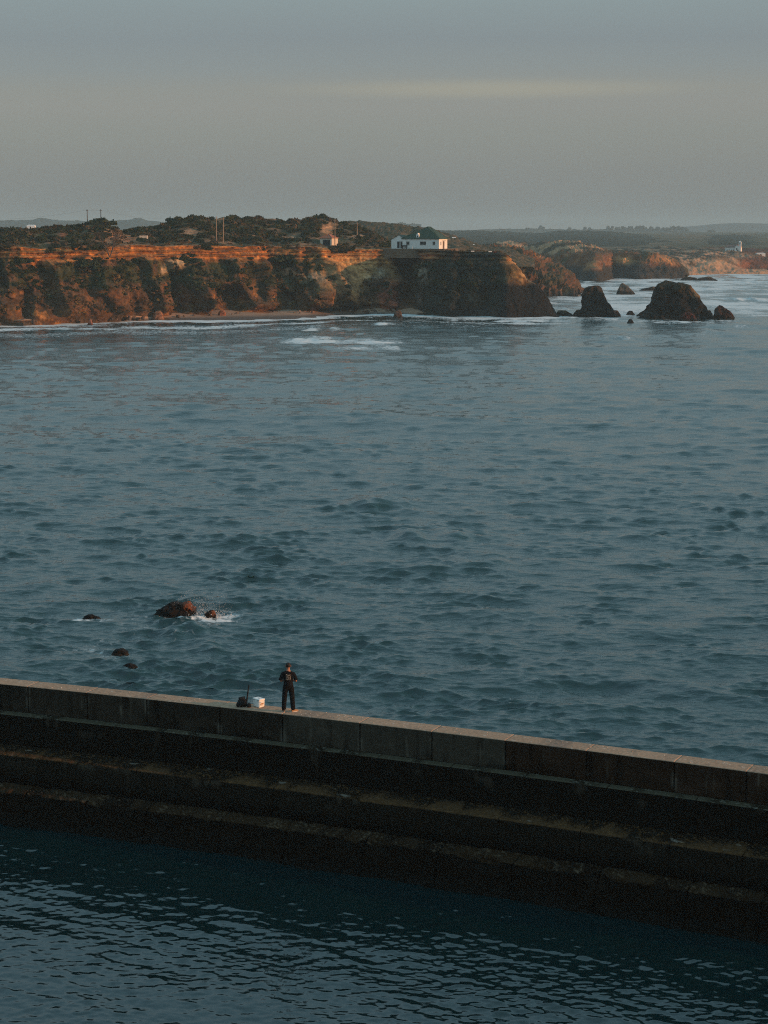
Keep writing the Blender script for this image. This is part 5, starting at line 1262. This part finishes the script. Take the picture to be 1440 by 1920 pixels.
# hair: cap of short hair over the skull, low at the nape
def ellip(name, c, r, mat, parent, cut=None, seg=28, rg=18, nz=0.0):
    th = np.linspace(0, 2 * np.pi, seg, endpoint=False); ph = np.linspace(.02, np.pi - .02, rg)
    X_ = np.sin(ph)[:, None] * np.cos(th)[None]; Y_ = np.sin(ph)[:, None] * np.sin(th)[None]; Z_ = np.cos(ph)[:, None] + 0 * X_
    if cut: Z_ = np.maximum(Z_, cut(X_, Y_))
    V = np.stack([X_ * r[0], Y_ * r[1], Z_ * r[2]], -1)
    if nz: V = V * (1 + nz * fbm(X_ * 4, Y_ * 4, Z_ * 4, 3))[..., None]
    return mesh_np(name, V + np.array(c), gridF(rg, seg, True), mat, smooth=True, parent=parent)
ellip('hair', (0, .010 * S_, 1.662 * S_), (.087, .103, .108), M_hair, man, cut=lambda x, y: np.where(y > .35, .25, -.62), nz=.10)
# t-shirt: hangs from the shoulders, loose short sleeves to the elbow
sh_v = [(0, .0, .84), (0, 0, 1.08), (0, 0, 1.26), (0, -.008, 1.40), (0, .005, 1.49), (-.165, -.005, 1.375), (-.232, -.03, 1.16), (.165, -.005, 1.375), (.240, -.025, 1.18)]
shirt = skin_mesh('t_shirt', sc(sh_v), [(0, 1), (1, 2), (2, 3), (3, 4), (3, 5), (5, 6), (3, 7), (7, 8)],
    [(.172, .130), (.170, .128), (.180, .132), (.150, .118), (.070, .074), .076, .078, .070, .078], M_black, man, 2, root=2)
# left forearm in shade shows as a dark sleeve cuff; both cuffs get a hem
for sx in (-1, 1):
    tube('sleeve_hem', [(sx * .228 * S_, -.028, 1.21 * S_), (sx * .236 * S_, -.032, 1.15 * S_)], [.066, .072], M_black, shirt, 14)
# flat print on the back of the shirt
mpn, ntp, bpn = base_mat('shirt_print', .9, .1)
tcn = N(ntp, 'ShaderNodeTexCoord'); vn = N(ntp, 'ShaderNodeTexNoise'); vn.inputs['Scale'].default_value = 34; vn.inputs['Detail'].default_value = 3
ntp.links.new(tcn.outputs['Object'], vn.inputs['Vector'])
rp = N(ntp, 'ShaderNodeValToRGB'); rp.color_ramp.elements[0].position = .46; rp.color_ramp.elements[0].color = (.012, .012, .012, 1); rp.color_ramp.elements[1].position = .62; rp.color_ramp.elements[1].color = (.26, .23, .19, 1)
ntp.links.new(vn.outputs['Fac'], rp.inputs[0]); ntp.links.new(rp.outputs[0], bpn.inputs['Base Color'])
def back_y(x, z):  # shirt surface, back side
    return -.142 * np.sqrt(np.clip(1 - (x / .20) ** 2, 0, 1)) - .012
gxp = np.linspace(-.085, .085, 14)[None] + 0 * np.zeros((16, 1)); gzp = np.linspace(1.17, 1.38, 16)[:, None] * S_ + 0 * gxp
pr_ = mesh_np('shirt_print', np.stack([gxp + .01, back_y(gxp + .01, gzp), gzp], -1), gridF(16, 14), mpn, smooth=True, parent=man)
for (x0, x1, z0, z1, c0) in ((-.066, -.046, 1.35, 1.372, (.6, .58, .54)), (.062, .076, 1.345, 1.372, (.30, .30, .26))):
    mbox('print_mark', x0, x1, float(back_y((x0 + x1) / 2, 0)) - .006, float(back_y((x0 + x1) / 2, 0)) - .001, z0 * S_, z1 * S_, plain('print_ink', c0, var=.3, scale=40), pr_)
# loose trousers
tr_v = [(0, 0, 1.06), (0, 0, .93), (-.095, 0, .84), (-.122, .015, .50), (-.142, -.005, .16), (-.150, .0, .06), (.095, 0, .84), (.120, .02, .50), (.142, -.005, .16), (.155, .0, .06)]
skin_mesh('trousers', sc(tr_v), [(0, 1), (1, 2), (2, 3), (3, 4), (4, 5), (1, 6), (6, 7), (7, 8), (8, 9)],
    [(.155, .115), (.160, .125), (.100, .105), (.088, .088), (.080, .084), (.078, .080), (.100, .105), (.088, .088), (.080, .084), (.078, .080)], M_trouser, man, 2, root=1)
M_shoe = plain('tan_shoe', (.34, .17, .07), rough=.7); M_shoe2 = plain('shaded_shoe', (.12, .07, .04), rough=.7); M_sole = plain('white_sole', (.6, .56, .5))  # left shoe of the pair has its shade put into the colour
for sx, rz, mt in ((-1, .25, M_shoe2), (1, -.9, M_shoe)):
    sh = empty('shoe', (sx * .155 * S_, .02, 0), rz); sh.parent = man
    v = []
    for (y_, w_, h_) in ((-.085, .030, .05), (-.06, .040, .085), (0, .043, .085), (.08, .048, .062), (.15, .044, .045), (.19, .022, .03)):
        v.append([(w_ * math.cos(a), y_, max(.018, .018 + h_ * math.sin(a))) for a in np.linspace(-.3, math.pi + .3, 12)])
    V = np.array(v); mesh_np('upper', V, gridF(*V.shape[:2]), mt, smooth=True, parent=sh)
    so = [(math.cos(a) * .05, .052 + math.sin(a) * .145) for a in np.linspace(0, 2 * math.pi, 20, endpoint=False)]
    poly('sole', [(x, y, 0) for x, y in so] + [(x, y, .024) for x, y in so], [tuple(range(20))[::-1], tuple(range(20, 40))] + [(k, (k + 1) % 20, 20 + (k + 1) % 20, 20 + k) for k in range(20)], M_sole, sh)

# white cooler box
cb_ = wt(472, .60); cool = empty('cooler_box', tuple(cb_ + np.array([0, 0, .006])), -R(48)); tag(cool, 'white cooler box with a sunlit printed end standing between the bags and the person', 'cooler')
M_cw = plain('cooler_white', (.80, .79, .76), rough=.5, var=.05)
bm = bmesh.new(); bmesh.ops.create_cube(bm, size=1)
for v in bm.verts:
    tz = v.co.z + .5; k_ = .93 + .07 * tz; v.co = Vector((v.co.x * .40 * k_, v.co.y * .28 * k_, .27 * tz))
bmesh.ops.bevel(bm, geom=bm.edges[:], offset=.02, segments=3, affect='EDGES')
me = bpy.data.meshes.new('box'); bm.to_mesh(me); bm.free(); me.materials.append(M_cw); o = bpy.data.objects.new('box', me); C.objects.link(o); o.parent = cool
lid = mbox('lid', -.21, .21, -.14, .14, .272, .325, M_cw, cool, .02)
mbox('lid_grip', -.05, .05, -.02, .02, .324, .332, M_dark, lid)
for sx in (-1, 1): mbox('hinge', sx * .12 - .02, sx * .12 + .02, -.150, -.138, .25, .29, M_grey, cool)
tube('handle', [(.205, -.09, .20), (.235, -.085, .215), (.235, .085, .215), (.205, .09, .20)], .007, M_cw, cool, 6)
M_ink = plain('orange_print', (.45, .22, .10), var=.2)
for (y0, y1, z0, z1) in ((-.07, .075, .12, .165), (-.055, .06, .085, .10), (-.07, -.045, .085, .16)):
    mbox('print_mark', .196, .2005, y0, y1, z0, z1, M_ink, cool)
# black backpack with rod case standing in it
bp_ = wt(447, .36); bag = empty('backpack', tuple(bp_ + np.array([0, 0, .004])), R(10)); tag(bag, 'slumped black backpack lying left of the white cooler', 'backpack')
def lump(name, c, r, mat, parent, seed, amp=.12, fl=-.85, seg=30, rg=18):
    th = np.linspace(0, 2 * np.pi, seg, endpoint=False); ph = np.linspace(.03, np.pi - .03, rg)
    pw_ = lambda q, e: np.sign(q) * np.abs(q) ** e
    X_ = pw_(np.sin(ph), .7)[:, None] * pw_(np.cos(th), .75)[None]; Y_ = pw_(np.sin(ph), .7)[:, None] * pw_(np.sin(th), .75)[None]; Z_ = pw_(np.cos(ph), .8)[:, None] + 0 * X_
    k_ = 1 + amp * fbm(X_ * 1.8 + seed, Y_ * 1.8, Z_ * 1.8, 4)
    V = np.stack([X_ * r[0], Y_ * r[1], Z_ * r[2]], -1) * k_[..., None]; V[..., 2] = np.maximum(V[..., 2], -r[2] * .98)
    return mesh_np(name, V + np.array(c), gridF(rg, seg, True), mat, smooth=True, parent=parent)
lump('main_compartment', (0, 0, .145), (.19, .13, .145), M_bag, bag, 1, .25)
lump('top_pocket', (-.03, .02, .30), (.12, .09, .07), M_bag, bag, 2, .3)
lump('side_pocket', (-.18, -.03, .09), (.07, .08, .085), M_bag, bag, 3, .2)
tube('shoulder_strap', [(.04, -.10, .30), (.09, -.16, .22), (.11, -.17, .10), (.06, -.16, .02)], .018, M_bag, bag, 6)
tube('grab_loop', [(.0, .0, .35), (.02, .01, .40), (.07, .01, .40), (.09, .0, .34)], .010, M_bag, bag, 6)
rc = empty('rod_case', tuple(bp_ + np.array([.14, -.0, .03])), 0); tag(rc, 'thin dark rod case standing upright out of the black backpack', 'rod case')
tube('case', [(0, 0, 0), (.03, .01, .30), (.075, .02, .62), (.088, .022, .70)], [.032, .030, .026, .022], M_bag, rc, 10)
tube('cap', [(.088, .022, .70), (.100, .024, .80), (.102, .024, .815)], [.028, .027, .015], M_bag, rc, 10)
for z_ in (.35, .5): tube('strap', [(.035 + (z_ - .3) * .14, .012, z_), (.038 + (z_ - .3) * .14, .012, z_ + .03)], .033, M_dark, rc, 10)
sb_ = wt(459.5, .34); sbag = empty('small_bag', tuple(sb_ + np.array([0, 0, .004])), 0); tag(sbag, 'small round black pouch squeezed between the backpack and the cooler', 'bag')
lump('pouch', (0, 0, .075), (.085, .07, .078), M_bag, sbag, 5, .2, seg=20, rg=12)
tube('handle', [(-.04, 0, .14), (-.02, 0, .18), (.03, 0, .18), (.05, 0, .14)], .008, M_bag, sbag, 6)

# ------------------------------------------------------------------ haze over sea and land
hzm = bpy.data.materials.new('haze_air'); hzm.use_nodes = True; hn = hzm.node_tree; hn.nodes.clear()
ho = N(hn, 'ShaderNodeOutputMaterial'); hp = N(hn, 'ShaderNodeVolumePrincipled')
hp.inputs['Density'].default_value = 0.00016; hp.inputs['Color'].default_value = (.62, .88, .98, 1); hp.inputs['Anisotropy'].default_value = 0.0
hn.links.new(hp.outputs[0], ho.inputs['Volume'])
haze = mbox('haze', -7000, 7000, -7000, 7000, -7.0, 62.0, hzm); tag(haze, 'thin evening sea haze', kind='stuff')
